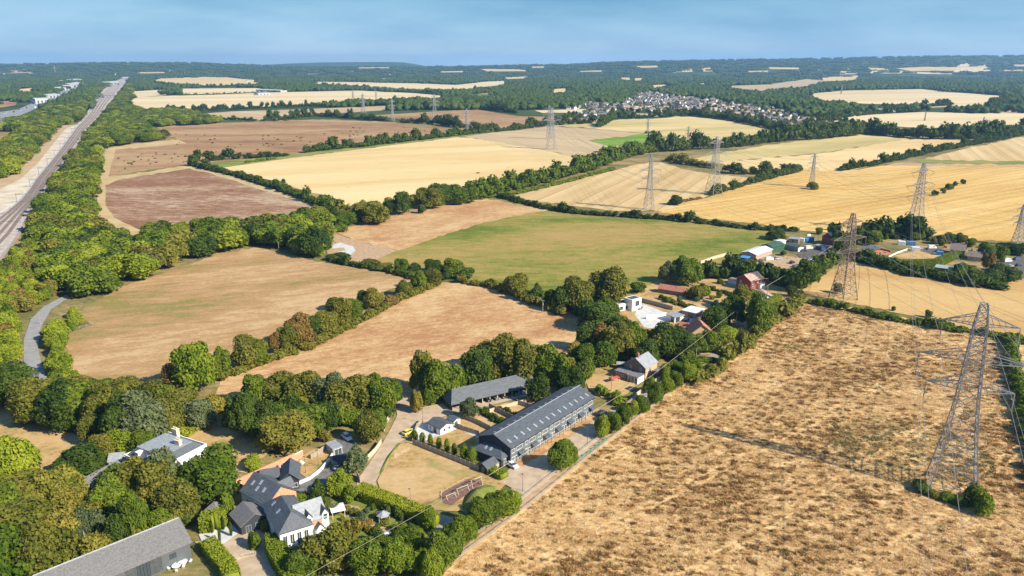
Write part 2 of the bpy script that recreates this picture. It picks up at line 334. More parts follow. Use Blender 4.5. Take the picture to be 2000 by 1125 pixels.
F('earth_strip',[(1770,318),(1800,319),(1900,323),(2060,328),(2060,330.5),(1900,326),(1730,324)],m_dirt,False)
F('green_pasture_field',[(690,505),(760,485),(900,440),(970,390),(1040,402),(1100,417),(1200,428),(1300,431),(1400,440),(1500,452),(1545,458),(1480,482),(1430,508),(1390,530),(1300,575),(1200,585),(1130,590),(1030,575),(930,550),(850,535),(760,520)],m_green)
F('bare_strip_field',[(645,450),(700,440),(850,400),(950,388),(1070,411),(1000,423),(900,448),(780,490),(770,488),(700,472)],m_past2)
F('paddock_corner',[(650,455),(700,472),(775,490),(740,505),(700,515),(640,500),(635,470)],m_dirt)
F('white_drive',[(645,480),(665,474),(690,482),(694,490),(683,500),(655,497),(662,491),(675,490),(672,484),(650,486)],m_conc,False)
F('dry_pasture_field',[(500,483),(530,490),(620,512),(700,523),(815,545),(735,575),(640,620),(560,655),(440,695),(400,715),(340,770),(240,765),(170,755),(140,725),(125,665),(130,650),(165,640),(180,635),(150,620),(165,600),(240,560),(330,530),(420,500)],m_past)
F('paddock_field',[(865,552),(930,552),(1040,580),(1110,610),(1170,640),(1150,690),(1000,720),(850,760),(790,800),(640,780),(520,790),(415,790),(430,745),(500,715),(640,665),(740,615),(800,570)],m_past2)
F('tan_field',[(1560,572),(1620,530),(1665,512),(1720,520),(1850,545),(1960,562),(1990,530),(2060,495),(2060,680),(1960,658),(1800,622),(1700,600),(1600,580)],m_tan)
F('rough_grass_field',[(540,1400),(826,1145),(1000,1012),(1180,867),(1300,772),(1345,738),(1440,695),(1452,660),(1500,612),(1560,592),(1600,592),(1700,607),(1800,628),(1870,642),(1960,660),(2120,700),(2400,850),(2900,1400)],m_rough)
F('lawn',[(-60,770),(60,815),(120,840),(190,865),(330,860),(440,820),(500,830),(530,880),(480,925),(300,900),(200,900),(120,935),(40,950),(-60,950)],m_lawn)
# roads, drives, yards and gardens
F('block_paved_drive',[(693,958),(700,935),(722,905),(745,870),(762,840),(776,812),(772,790),(785,770),(800,775),(800,795),(812,798),(870,788),(900,800),(880,812),(850,818),(830,826),(815,838),(810,850),(775,868),(757,900),(733,942),(740,960),(850,1003),(885,1012),(890,1040),(840,1045),(820,1020),(790,1005),(740,985),(705,972)],m_block)
F('lawn',[(810,862),(775,872),(757,905),(737,940),(742,955),(850,998),(925,1000),(990,945),(985,930),(955,925),(880,892)],m_lawn)
F('paved_forecourt',[(968,935),(1000,955),(960,985),(975,1000),(1025,975),(1080,935),(1140,885),(1200,835),(1260,790),(1330,750),(1310,735),(1250,765),(1205,800),(1165,812),(1120,850),(1010,905),(985,925)],m_block)
F('front_garden',[(1003,905),(1165,798),(1185,803),(1120,850),(1022,912)],m_past2)
F('earth_path',[(530,1388),(815,1145),(985,1005),(1080,930),(1200,838),(1300,760),(1345,733),(1345,742),(1300,772),(1180,867),(1000,1012),(835,1145),(550,1400)],m_dirt)
F('lane',[(1180,815),(1235,778),(1300,735),(1345,712),(1395,690),(1440,660),(1455,648),(1480,620),(1510,590),(1535,578),(1548,562),(1562,566),(1548,590),(1520,612),(1465,655),(1440,680),(1390,705),(1340,735),(1270,775),(1205,815)],m_asph_l)
F('gravel_drive',[(905,790),(1060,752),(1120,740),(1160,745),(1100,765),(1040,772),(920,802),(895,808),(870,800)],m_block)
F('back_gardens',[(905,808),(1050,776),(1110,750),(1100,756),(940,850),(936,900),(900,880),(815,855),(815,840),(880,815)],m_lawn)
F('white_patio',[(808,836),(825,825),(860,835),(882,830),(895,832),(935,853),(935,857),(895,838),(862,851),(846,856),(818,868),(810,860)],m_conc)
F('cottage_garden',[(1140,730),(1190,705),(1225,712),(1240,735),(1240,760),(1215,775),(1180,780),(1150,760)],m_lawn)
F('garden_ground',[(1220,640),(1200,600),(1290,545),(1400,530),(1520,560),(1560,575),(1500,610),(1450,650),(1400,690),(1290,700)],m_lawn)
F('white_courtyard',[(1244,606),(1256,594),(1312,616),(1304,632),(1300,645),(1258,640),(1240,616)],m_conc)
F('blue_patio',[(1340,615),(1355,612),(1360,632),(1345,630)],m_conc)
m_asph_d=noisy('dark_yard_tarmac',(.075,.068,.062),(.125,.11,.10),.5,.9,detail=8)
F('yard_asphalt',[(1555,497),(1600,478),(1650,470),(1700,470),(1700,480),(1650,498),(1600,512),(1570,512)],m_asph_d)
F('yard_gravel',[(1470,508),(1530,500),(1600,510),(1590,535),(1540,540),(1480,525)],m_dirt)
F('yard_ground',[(1640,470),(1690,462),(1940,478),(1990,505),(1965,535),(1850,525),(1750,505),(1660,495)],base_m,False)
F('yard_asphalt',[(1790,483),(1830,482),(1850,492),(1810,496)],m_asph_d,False)
F('yard_asphalt',[(1945,515),(2000,500),(2000,545),(1965,540)],m_asph_d,False)
F('yard_gravel',[(1790,480),(1770,488),(1830,484)],m_dirt,False)
F('bungalow_garden',[(1748,500),(1790,490),(1840,500),(1800,512),(1760,508)],m_lawn)
F('lane',[(85,760),(60,740),(46,705),(46,665),(60,625),(85,600),(130,576),(136,582),(100,605),(80,640),(74,680),(84,720),(98,752)],m_lane)
F('lane',[(250,485),(310,480),(400,476),(402,481),(320,487),(280,492)],m_asph_l)
F('farmyard_drive',[(380,1060),(450,1045),(520,1035),(540,1060),(560,1125),(540,1145),(450,1145),(440,1100)],m_block)
F('terrace_paving',[(388,1045),(470,1022),(482,1030),(440,1062),(400,1072)],m_conc)
F('courtyard',[(480,930),(560,905),(610,885),(650,870),(670,850),(700,880),(690,910),(640,955),(600,960),(560,990),(480,1000)],m_asph)
F('garden_lawn',[(560,905),(640,868),(655,875),(650,900),(620,930),(600,935)],m_lawn)
F('garden_lawn',[(610,990),(700,972),(800,1015),(850,1050),(800,1090),(720,1080),(640,1060),(610,1020)],m_verge)
F('garden_path',[(660,985),(700,990),(712,1015),(760,1035),(800,1040),(770,1065),(735,1055),(700,1030),(680,1010)],m_dirt)
F('lane',[(832,1030),(872,1010),(880,1050),(838,1060)],m_asph_l)
F('pool_surround',[(0,975),(70,920),(115,940),(60,965),(10,985)],m_conc)
# railway in its chalk cutting, motorway beyond
F('chalk_cutting',[(150,243),(162,240),(60,385),(-60,470),(-60,400),(40,350),(75,318),(105,280),(128,252)],m_chalk)
F('cutting_slope',[(112,245),(150,243),(128,252),(105,280),(75,318),(40,350),(-60,400),(-60,372),(0,350),(22,343),(60,308),(88,275)],m_slope)
RL=[(-160,520),(-60,455),(25,400),(45,381),(65,350),(108,300),(144,250),(170,225),(180,200),(202,175),(222,160),(238,154)]
RR=[(-60,580),(0,512),(42,455),(65,403),(85,381),(103,350),(140,300),(174,250),(197,225),(216,200),(236,175),(246,160),(249,154)]
F('railway_bed',RL+RR[::-1],m_ballast)
F('motorway',[(-20,236),(-20,222),(35,214),(85,192),(150,166),(165,168),(95,202),(40,226)],m_motor)
F('bare_field',[(-10,262),(30,259),(39,266),(10,280),(-10,287)],m_brown)
F('bare_field',[(-10,198),(35,197),(30,206),(-10,212)],m_brown)
F('bare_strip',[(70,398),(85,385),(92,395),(70,420),(35,460),(20,480),(45,440)],m_slope,False)
# ---- end of ground
# ------------------------------------------------------------------ foliage
def leafmat(name,a,b,trans=.33,nscale=.9):
    m=D.materials.new(name); m.use_nodes=True; t=m.node_tree; L=t.links.new; n=t.nodes['Principled BSDF']
    n.inputs['Roughness'].default_value=.6; n.inputs['Specular IOR Level'].default_value=.15
    oi=N(t,'ShaderNodeObjectInfo'); tc=N(t,'ShaderNodeTexCoord'); nz=N(t,'ShaderNodeTexNoise'); nz.inputs['Scale'].default_value=nscale*6; nz.inputs['Detail'].default_value=3
    L(tc.outputs['Object'],nz.inputs['Vector'])
    ma=N(t,'ShaderNodeMath',operation='MULTIPLY_ADD'); ma.inputs[1].default_value=.55; L(oi.outputs['Random'],ma.inputs[0])
    mb=N(t,'ShaderNodeMath',operation='MULTIPLY_ADD'); mb.inputs[1].default_value=1.9; mb.inputs[2].default_value=-.72; L(nz.outputs[0],mb.inputs[0]); L(mb.outputs[0],ma.inputs[2])
    x=N(t,'ShaderNodeMix',data_type='RGBA'); x.inputs[6].default_value=tuple(a)+(1,); x.inputs[7].default_value=tuple(b)+(1,); L(ma.outputs[0],x.inputs[0])
    L(x.outputs[2],n.inputs['Base Color'])
    tr=N(t,'ShaderNodeBsdfTranslucent'); L(x.outputs[2],tr.inputs['Color']); ms=N(t,'ShaderNodeMixShader'); ms.inputs[0].default_value=trans
    L(n.outputs[0],ms.inputs[1]); L(tr.outputs[0],ms.inputs[2]); L(ms.outputs[0],t.nodes['Material Output'].inputs['Surface'])
    return m
LM=dict(
 dark=leafmat('dark_green_leaves',(.030,.062,.008),(.100,.145,.020)),
 green=leafmat('green_leaves',(.055,.105,.008),(.175,.225,.020)),
 bright=leafmat('bright_green_leaves',(.100,.160,.010),(.250,.300,.022)),
 lime=leafmat('lime_green_leaves',(.17,.23,.015),(.34,.37,.03)),
 olive=leafmat('olive_leaves',(.080,.100,.013),(.260,.240,.035)),
 yellow=leafmat('yellowing_leaves',(.14,.15,.02),(.36,.29,.05)),
 rust=leafmat('rust_tinged_leaves',(.17,.12,.03),(.33,.21,.06)),
 silver=leafmat('grey_green_leaves',(.07,.10,.04),(.18,.21,.09)),
)
bark=noisy('grey_bark',(.10,.075,.05),(.20,.16,.12),3,.9,stretch=(1,1,.2))
_ico={}
def ico(n):
    if n not in _ico:
        bm=bmesh.new(); bmesh.ops.create_icosphere(bm,subdivisions=n,radius=1); bm.verts.ensure_lookup_table()
        _ico[n]=(np.array([v.co[:] for v in bm.verts]),np.array([[v.index for v in f.verts] for f in bm.faces])); bm.free()
    return _ico[n]
def crown_arrays(seed,kind='round',lobes=9,leaf=.07,nleaf=1500,core=2):
    "unit crown (width 1, height 1): rough inner mass under thousands of leaf sprays; returns verts, tris"
    r=np.random.default_rng(seed); V=[];Fc=[];nv=0
    C=[];Rd=[]
    for i in range(lobes):
        u=i/max(1,lobes-1)
        if kind=='round':
            a=r.uniform(0,6.28); z=.30+.52*r.random(); rr=.27*math.sqrt(max(.05,1-((z-.5)/.48)**2))*r.uniform(.4,1.1); s=r.uniform(.13,.25)
            if i==0: z,rr,s=.5,0,.34
        elif kind=='cone':
            z=.12+.76*u; a=r.uniform(0,6.28); rr=.30*(1-u)*r.uniform(.3,.9); s=.07+.24*(1-u)
        elif kind=='column':
            z=.12+.76*u; a=r.uniform(0,6.28); rr=.10*r.random(); s=.40*(1-.5*abs(u-.4))
        elif kind=='spread':
            a=r.uniform(0,6.28); z=.42+.40*r.random(); rr=.36*math.sqrt(r.random()); s=r.uniform(.12,.19)
            z-=rr*.45
        elif kind=='bush':
            a=r.uniform(0,6.28); z=.25+.4*r.random(); rr=.28*math.sqrt(r.random()); s=r.uniform(.2,.27)
        C.append((rr*math.cos(a),rr*math.sin(a),z)); Rd.append(s)
    C=np.array(C); Rd=np.array(Rd)
    zs=1.35 if kind=='column' else (.85 if kind=='bush' else 1.0)
    iv,jf=ico(core)
    for c,s in zip(C,Rd):
        w=iv*(s*.74)*(1+.18*r.standard_normal((len(iv),1)).clip(-1.5,1.5)); w[:,2]*=zs
        V.append(w+c); Fc.append(jf+nv); nv+=len(iv)
    k=r.integers(0,lobes,nleaf*2); d=r.standard_normal((nleaf*2,3)); d/=np.linalg.norm(d,axis=1,keepdims=True)
    d[:,2]=np.where(d[:,2]<-.5,-d[:,2],d[:,2])
    p=C[k]+d*Rd[k][:,None]*r.uniform(.82,1.27,(nleaf*2,1))*np.array([1,1,zs])
    dist=np.min(np.linalg.norm((p[:,None,:]-C[None])/np.array([1,1,zs]),axis=2)/Rd[None]*1.0,axis=1)
    ok=np.where(dist>.80)[0][:nleaf]; p=p[ok]; d=d[ok]; m=len(p)
    nrm=d+.65*r.standard_normal((m,3)); nrm[:,2]+=.25; nrm/=np.linalg.norm(nrm,axis=1,keepdims=True)
    a=np.cross(nrm,r.standard_normal((m,3))); a/=np.linalg.norm(a,axis=1,keepdims=True); b=np.cross(nrm,a)
    L=leaf*r.uniform(.5,1.25,(m,1)); a=a*L; b=b*L*.7
    q=np.stack([p-a,p-b*.9+nrm*L*.12,p+a,p+b],1).reshape(-1,3)
    base=nv+np.arange(m)[:,None]*4
    Fc.append(base+np.array([[0,1,2]])); Fc.append(base+np.array([[0,2,3]])); V.append(q)
    V=np.concatenate(V); Fc=np.concatenate(Fc)
    w=max(V[:,0].max()-V[:,0].min(),V[:,1].max()-V[:,1].min()); V[:,:2]/=w
    z0,z1=V[:,2].min(),V[:,2].max(); lo=.0 if kind in('bush','cone','column') else .10
    V[:,2]=lo+(V[:,2]-z0)/(z1-z0)*(1-lo)
    return V.astype(np.float32),Fc.astype(np.int32)
def npmesh(name,V,F,mat=None):
    me=D.meshes.new(name); me.vertices.add(len(V)); me.vertices.foreach_set('co',V.ravel())
    n=len(F); me.loops.add(n*3); me.loops.foreach_set('vertex_index',F.ravel()); me.polygons.add(n)
    me.polygons.foreach_set('loop_start',np.arange(n,dtype=np.int32)*3); me.update(calc_edges=True)
    if mat: me.materials.append(mat)
    return me
SH={}
for kind,n in (('round',5),('cone',2),('column',2),('spread',2),('bush',3)):
    for i in range(n):
        V,Fc=crown_arrays(100+i*7+len(kind),kind,lobes={'round':22,'cone':11,'column':7,'spread':34,'bush':9}[kind],leaf={'spread':.036,'round':.037}.get(kind,.055),nleaf={'spread':5200,'round':7500}.get(kind,1700),core=1)
        SH[kind,i]=npmesh('crown',V,Fc,LM['green'])
def trunk_mesh(seed):
    r=random.Random(seed); m=MB(); m.tube((0,0,0),(.01,0,.35),.028,.02,7); m.tube((.01,0,.35),(-.01,.02,.62),.02,.011,6)
    for k in range(5):
        a=r.uniform(0,6.28); z=.25+.07*k; m.tube((.01,0,z),(.26*math.cos(a),.26*math.sin(a),z+.22),.011,.004,5)
    return m.mesh('trunk',bark)
TR=[trunk_mesh(i) for i in range(3)]
rnd=random.Random(5)
def tree_at(g,w,h,kind,col,label,group,name='tree',cat='tree'):
    root=thing(name,label,cat,g,rnd.uniform(0,6.28),group)
    n=sum(1 for k in SH if k[0]==kind)
    if kind=='round' and name=='broadleaf_tree' and rnd.random()<.28: kd='spread'; n=2
    else: kd=kind
    c=quick('crown',SH[kd,rnd.randrange(n)],root); u_=rnd.uniform(.84,1.19); c.scale=(w*u_,w/u_,h)
    c.material_slots[0].link='OBJECT'; c.material_slots[0].material=LM[col]
    if kind!='bush':
        t=quick('trunk',TR[rnd.randrange(3)],root); t.scale=(w if w>h*.6 else h*.6,)*2+(h,)
    return root
ORD=['leftmost','second from left','third from left','fourth from left','fifth from left','sixth from left','seventh from left','eighth from left','ninth from left','tenth from left','eleventh from left','twelfth from left','thirteenth from left','fourteenth from left','fifteenth from left','sixteenth from left']
COLW=dict(dark='dark green',green='mid green',bright='bright green',lime='lime green',olive='olive green',yellow='yellow tinged',rust='rusty orange',silver='grey green')
SHW=dict(round='broad tree',cone='conical conifer',column='narrow upright tree',spread='open spreading tree',bush='bush')
NMW=dict(round='broadleaf_tree',cone='conifer',column='columnar_tree',spread='oak_tree',bush='bush')
TREE_SPOTS=[]
def grove(where,group,lst,trim=1.0):
    "lst: (centre px, bottom px, width px, height px, shape, colour)"
    from collections import Counter
    lst=sorted(lst); cnt=Counter((s,c) for _,_,_,_,s,c in lst); seen=Counter()
    for (cx,yb,wp,hp,s,c) in lst:
        g0=G(cx,yb); sc=scale_at(g0); st=H/math.hypot(g0.length,H)
        g=G(cx,yb-.30*wp*st) if s!='street' else g0
        sc=scale_at(g); w=wp/sc*1.06
        z=1.0
        while z<40 and P((g.x,g.y,z))[1]>yb-hp: z+=.25
        k=seen[s,c]; seen[s,c]+=1
        lab=f"{COLW[c]} {SHW[s]} {where}"+(f", {ORD[k]}" if cnt[s,c]>1 else "")
        tree_at((g.x,g.y,0),w,z,s,c,lab,group,NMW[s],'bush' if s=='bush' else 'tree')
        TREE_SPOTS.append((g.x,g.y,w))
grove('in the bottom left wood','trees in the bottom left wood',[(30,952,84,104,'round','lime'),(160,950,88,82,'round','dark'),(55,1015,120,80,'round','olive'),(5,1040,110,90,'round','green'),(110,1010,95,90,'round','olive'),(45,1095,120,110,'round','olive'),(20,1150,120,110,'round','green'),(95,1130,100,110,'round','olive'),(215,1022,70,86,'round','green'),(272,1075,56,120,'round','green'),(235,1095,40,90,'column','dark'),(300,1000,95,108,'round','olive'),(325,985,70,110,'round','silver'),(312,1020,52,80,'spread','yellow'),(352,1030,72,92,'round','olive'),(130,1085,88,86,'round','yellow'),(172,1080,66,84,'spread','silver'),(150,1020,60,70,'round','yellow'),(190,1100,60,60,'round','yellow'),(412,990,98,112,'round','green'),(205,905,40,56,'round','olive'),(248,895,56,58,'round','bright'),(285,900,50,60,'round','green'),(320,1065,50,70,'round','green'),(295,1090,60,60,'bush','yellow'),(440,1010,40,50,'bush','bright')])
grove('above the bare lawn','trees in the belt above the lawn',[(25,800,80,86,'round','dark'),(-10,790,80,86,'round','green'),(75,835,85,92,'round','olive'),(118,845,80,98,'round','dark'),(160,840,80,90,'round','green'),(150,800,90,60,'round','olive'),(205,850,70,100,'round','olive'),(245,880,80,110,'round','dark'),(285,880,90,118,'round','silver'),(195,790,60,50,'round','green'),(240,790,80,48,'round','olive'),(295,800,70,56,'round','olive'),(180,870,40,60,'round','olive'),(330,860,60,88,'round','olive'),(355,820,60,60,'round','olive'),(390,845,66,66,'round','silver'),(365,850,52,22,'bush','lime'),(345,772,66,60,'round','rust'),(388,776,78,108,'round','bright'),(432,740,42,62,'round','green'),(420,810,40,40,'bush','yellow'),(455,800,50,30,'bush','dark'),(455,830,50,40,'bush','olive')])
grove('between the two paddocks','trees between the two paddocks',[(487,722,62,66,'round','olive'),(508,718,40,56,'round','green'),(539,692,28,44,'round','rust'),(562,690,46,56,'round','olive'),(585,682,50,72,'round','rust'),(603,664,48,52,'round','dark'),(640,656,44,50,'round','olive'),(665,640,50,60,'round','olive'),(690,628,44,46,'round','green'),(655,610,44,30,'round','dark'),(729,606,42,44,'round','yellow'),(712,600,30,32,'round','dark'),(760,600,44,24,'bush','rust'),(790,582,40,34,'round','olive'),(820,566,38,40,'round','green'),(845,562,34,38,'round','olive')])
grove('in the wood above the white car','trees above the walled house',[(480,858,62,96,'round','dark'),(545,798,84,70,'round','olive'),(500,800,60,70,'round','green'),(600,805,90,80,'round','olive'),(650,805,76,80,'spread','silver'),(690,815,80,86,'round','olive'),(742,815,80,82,'round','green'),(765,800,50,60,'round','green'),(560,892,104,88,'round','yellow'),(600,858,80,70,'round','green'),(636,846,56,62,'spread','dark'),(720,872,56,66,'round','olive'),(697,928,50,62,'cone','silver'),(634,867,22,28,'bush','yellow'),(520,850,70,70,'round','dark'),(735,845,50,44,'round','green'),(495,918,40,26,'bush','lime')])
grove('behind the cart shed','trees behind the cart shed',[(828,775,56,92,'round','olive'),(862,788,72,88,'round','green'),(890,778,50,70,'round','green'),(937,765,82,86,'round','dark'),(985,750,80,94,'round','olive'),(945,725,50,60,'round','olive'),(1030,760,76,96,'round','olive'),(1075,762,70,90,'round','green'),(1052,790,44,60,'round','dark'),(1112,776,58,64,'round','dark'),(1125,712,40,44,'round','yellow'),(1138,730,40,60,'round','green'),(1010,730,60,70,'round','olive'),(813,808,28,46,'round','yellow'),(838,795,28,36,'round','green'),(915,822,34,46,'round','silver')])
grove('by the modern house','trees around the modern house',[(1006,578,46,44,'round','olive'),(1048,592,34,40,'cone','dark'),(1075,602,32,38,'round','dark'),(1100,610,50,56,'round','dark'),(1128,612,58,72,'round','olive'),(1190,600,82,80,'spread','olive'),(1170,650,78,64,'round','dark'),(1212,665,54,46,'round','dark'),(1168,690,46,60,'round','rust'),(1205,705,72,80,'round','olive'),(1238,700,50,70,'round','green'),(1150,690,50,60,'round','dark'),(1180,720,56,56,'round','green'),(1244,575,34,24,'bush','green')])
grove('above the cottage','trees above the cottage',[(1280,700,66,62,'spread','olive'),(1262,720,50,60,'round','dark'),(1300,705,60,72,'round','dark'),(1335,706,54,60,'round','dark'),(1320,680,50,44,'round','dark'),(1258,668,30,16,'bush','bright'),(1362,696,40,44,'round','green'),(1388,690,44,46,'round','green'),(1418,676,44,36,'round','lime'),(1400,690,36,30,'round','bright')])
grove('near the red brick house','trees around the red brick house',[(1337,560,62,60,'round','green'),(1355,550,40,36,'round','green'),(1303,556,34,46,'round','silver'),(1360,588,40,28,'bush','olive'),(1376,580,26,24,'bush','bright'),(1395,650,56,52,'round','dark'),(1425,640,56,66,'round','dark'),(1452,612,48,56,'round','olive'),(1478,655,60,86,'round','green'),(1500,640,34,50,'round','green'),(1465,560,12,14,'bush','dark'),(1408,556,16,12,'bush','green'),(1575,565,46,60,'round','green'),(1598,540,30,30,'round','green'),(1545,582,22,24,'bush','dark')])
grove('in the bottom gardens','garden trees beside the rough field',[(648,1122,100,92,'spread','olive'),(600,1110,56,44,'round','olive'),(590,1140,60,60,'round','green'),(715,1130,80,76,'round','green'),(690,1060,30,50,'bush','yellow'),(775,1130,70,76,'round','bright'),(740,1090,60,50,'round','green'),(800,1075,50,50,'round','green'),(812,1100,50,50,'round','bright'),(840,1040,28,52,'column','bright'),(622,985,38,50,'cone','dark'),(662,975,56,52,'round','bright'),(688,985,34,34,'bush','bright'),(590,985,32,20,'bush','green'),(820,1130,60,56,'round','bright'),(500,1075,32,36,'bush','green'),(520,1040,24,24,'bush','olive'),(745,1025,40,22,'bush','olive'),(760,1010,24,24,'bush','silver'),(655,1010,30,24,'bush','silver'),(715,1035,26,20,'bush','rust'),(700,1010,22,16,'bush','olive'),(675,1045,26,22,'bush','yellow'),(688,1030,20,16,'bush','bright'),(728,1000,18,14,'bush','green'),(735,1050,26,20,'bush','olive'),(770,1060,24,18,'bush','green'),(640,985,20,14,'bush','silver'),(708,1080,30,24,'bush','olive'),(625,1010,20,16,'bush','green'),(785,1045,26,24,'round','green'),(815,1060,26,30,'round','bright'),(752,1000,20,14,'bush','bright'),(780,1015,30,28,'bush','green')])
STREET=[(862,1108,60,72),(886,1085,52,64),(908,1062,50,58),(938,1035,54,68),(966,1012,50,54),(992,1006,48,50),(1096,914,54,58),(1117,908,28,44),(1176,852,36,44),(1200,846,28,40),(1216,832,32,42),(1234,820,28,40),(1254,808,30,38),(1280,788,32,44),(1302,770,28,36),(1320,760,28,36),(1343,745,34,38),(1268,768,26,34),(1298,745,26,34),(1360,734,24,30),(1325,735,26,30),(845,1135,56,60)]
for i,(cx,yb,wp,hp) in enumerate(sorted(STREET,key=lambda q:-q[1])):
    g=G(cx,yb); sc=scale_at(g); z=1.0
    while P((g.x,g.y,z))[1]>yb-hp: z+=.1
    near=['nearest','second nearest','third nearest','fourth nearest','fifth nearest','sixth nearest','seventh nearest','eighth nearest','ninth nearest','tenth nearest','eleventh nearest','twelfth nearest','thirteenth nearest','fourteenth nearest','fifteenth nearest','sixteenth nearest','seventeenth nearest','eighteenth nearest','nineteenth nearest','twentieth nearest','second farthest','farthest'][i]
    o=tree_at((g.x,g.y,0),wp/sc*1.08,z,'round',['bright','green','green'][i%3],f'{near} round headed young tree in the row along the wooden fences','young trees along the fence','street_tree')
grove('below the light wheat field','big trees below the light wheat field',[(735,440,60,48,'round','olive'),(705,432,44,36,'round','olive'),(672,442,44,30,'round','green'),(665,455,30,20,'bush','green'),(787,420,38,46,'round','dark'),(763,420,28,30,'round','dark'),(840,410,50,46,'round','olive'),(862,405,44,48,'round','dark'),(893,402,48,44,'round','green'),(920,398,34,38,'round','green'),(612,505,62,62,'round','dark'),(585,490,42,48,'round','dark'),(632,500,36,56,'round','dark'),(550,475,50,40,'round','olive'),(590,455,46,34,'round','olive'),(625,440,40,40,'round','olive'),(405,474,50,34,'round','bright'),(355,470,42,36,'round','bright'),(300,474,44,40,'round','bright'),(660,512,50,18,'bush','dark'),(825,418,20,20,'bush','dark')])
grove('in the hedge below the green pasture','trees below the green pasture',[(785,534,28,30,'round','green'),(808,534,30,22,'bush','dark'),(846,534,34,28,'round','dark'),(886,546,46,42,'round','green'),(868,548,30,32,'round','dark'),(912,548,36,26,'bush','dark'),(815,545,24,16,'bush','dark'),(752,526,30,12,'bush','olive'),(725,520,34,14,'bush','olive')])
grove('alone in wheat stubble','lone trees in the stubble',[(1320,402,26,22,'round','dark'),(1825,383,11,12,'round','dark'),(1841,378,10,11,'bush','green'),(1853,371,14,13,'round','green'),(1865,364,10,10,'round','dark'),(1880,360,10,10,'bush','dark'),(1585,371,22,16,'bush','olive'),(1265,261,14,5,'bush','olive')])
grove('by the rough field hedge','small trees by the rough field hedge',[(1745,608,8,10,'round','green'),(1813,622,13,16,'round','olive'),(1915,1008,40,46,'bush','bright'),(1900,990,40,40,'bush','green'),(1798,962,36,20,'bush','dark'),(1825,975,30,16,'bush','olive'),(1850,985,34,18,'bush','green'),(1878,992,32,22,'bush','dark')])
grove('by the farmyards','trees around the farmyards',[(1737,456,22,26,'cone','green'),(1530,500,14,10,'bush','green'),(1350,545,20,22,'round','dark'),(1515,470,36,24,'round','dark'),(1620,450,10,10,'bush','green'),(1600,458,14,14,'bush','green'),(1835,478,22,20,'round','olive'),(1855,476,24,22,'round','green'),(1875,478,26,22,'round','olive'),(1895,485,20,20,'bush','green'),(1925,510,34,36,'round','green'),(1945,512,34,34,'round','green'),(1930,530,20,40,'round','rust'),(1965,496,36,22,'round','dark'),(1990,500,30,26,'round','dark'),(1880,545,44,30,'round','green'),(1905,550,40,26,'round','olive'),(1950,552,56,36,'round','dark'),(1925,555,40,26,'round','dark'),(1975,550,30,24,'round','dark'),(1700,480,40,30,'round','green'),(1680,470,34,24,'round','green'),(1645,495,40,30,'round','green'),(1755,465,44,26,'round','dark'),(1790,470,36,22,'round','green'),(1608,515,22,18,'bush','green'),(1636,575,18,22,'spread','olive')])
r=random.Random(4)
for (cx,cy,dx,dy,n) in ((370,272,50,12,14),(330,308,60,10,14),(560,275,50,10,16),(760,258,70,9,12),(660,262,40,8,9),(260,318,40,14,10),(480,290,60,8,9)):
    for i in range(n):
        g=G(cx+r.uniform(-dx,dx),cy+r.uniform(-dy,dy)); tree_at((g.x,g.y,0),r.uniform(1.8,4.6),r.uniform(1.0,2.2),'bush',r.choice(('olive','olive','green')),'low scrub bush dotted on the bare brown field','scrub bushes on the brown field','scrub_bush','bush')
# hedgerows: one continuous mass each
HV=[crown_arrays(300+i,'bush',lobes=7,leaf=.11,nleaf=170,core=1) for i in range(4)]
HV2=[crown_arrays(330+i,'round',lobes=7,leaf=.10,nleaf=150,core=1) for i in range(3)]
def hedge(path,wd,ht,col,label,name='hedgerow',step=.55,vary=.35,rows=1,cat='hedge',tall=0,group=None,seed=0):
    r=random.Random(seed+int(path[0][0]*13+path[0][1])); Vs=[];Fs=[];nv=0
    pts=[G(*p) for p in path]; base=pts[0].copy()
    for a,b in zip(pts[:-1],pts[1:]):
        L=(b-a).length; n=max(1,int(L/(wd*step))); dv=(b-a).normalized(); nn=Vector((-dv.y,dv.x,0))
        for i in range(n):
            for k in range(rows):
                q=a+(b-a)*((i+r.random()*.6)/n)+nn*((k-(rows-1)/2)*wd*.7+r.uniform(-.12,.12)*wd)
                big=r.random()<tall
                src=HV2[r.randrange(3)] if big else HV[r.randrange(4)]
                w=wd*r.uniform(1-vary*.5,1+vary)*(1.5 if big else 1.15); h=ht*r.uniform(1-vary,1+vary)*(1.9 if big else 1)
                an=r.uniform(0,6.28); c,s=math.cos(an),math.sin(an); V=src[0]
                X=np.stack([(V[:,0]*c-V[:,1]*s)*w+q.x-base.x,(V[:,0]*s+V[:,1]*c)*w+q.y-base.y,V[:,2]*h+T(q.x,q.y)-base.z],1)
                Vs.append(X); Fs.append(src[1]+nv); nv+=len(V)
    me=npmesh(name,np.concatenate(Vs).astype(np.float32),np.concatenate(Fs).astype(np.int32),LM[col])
    o=quick(name,me,None,base); return tag(o,label,cat,group)
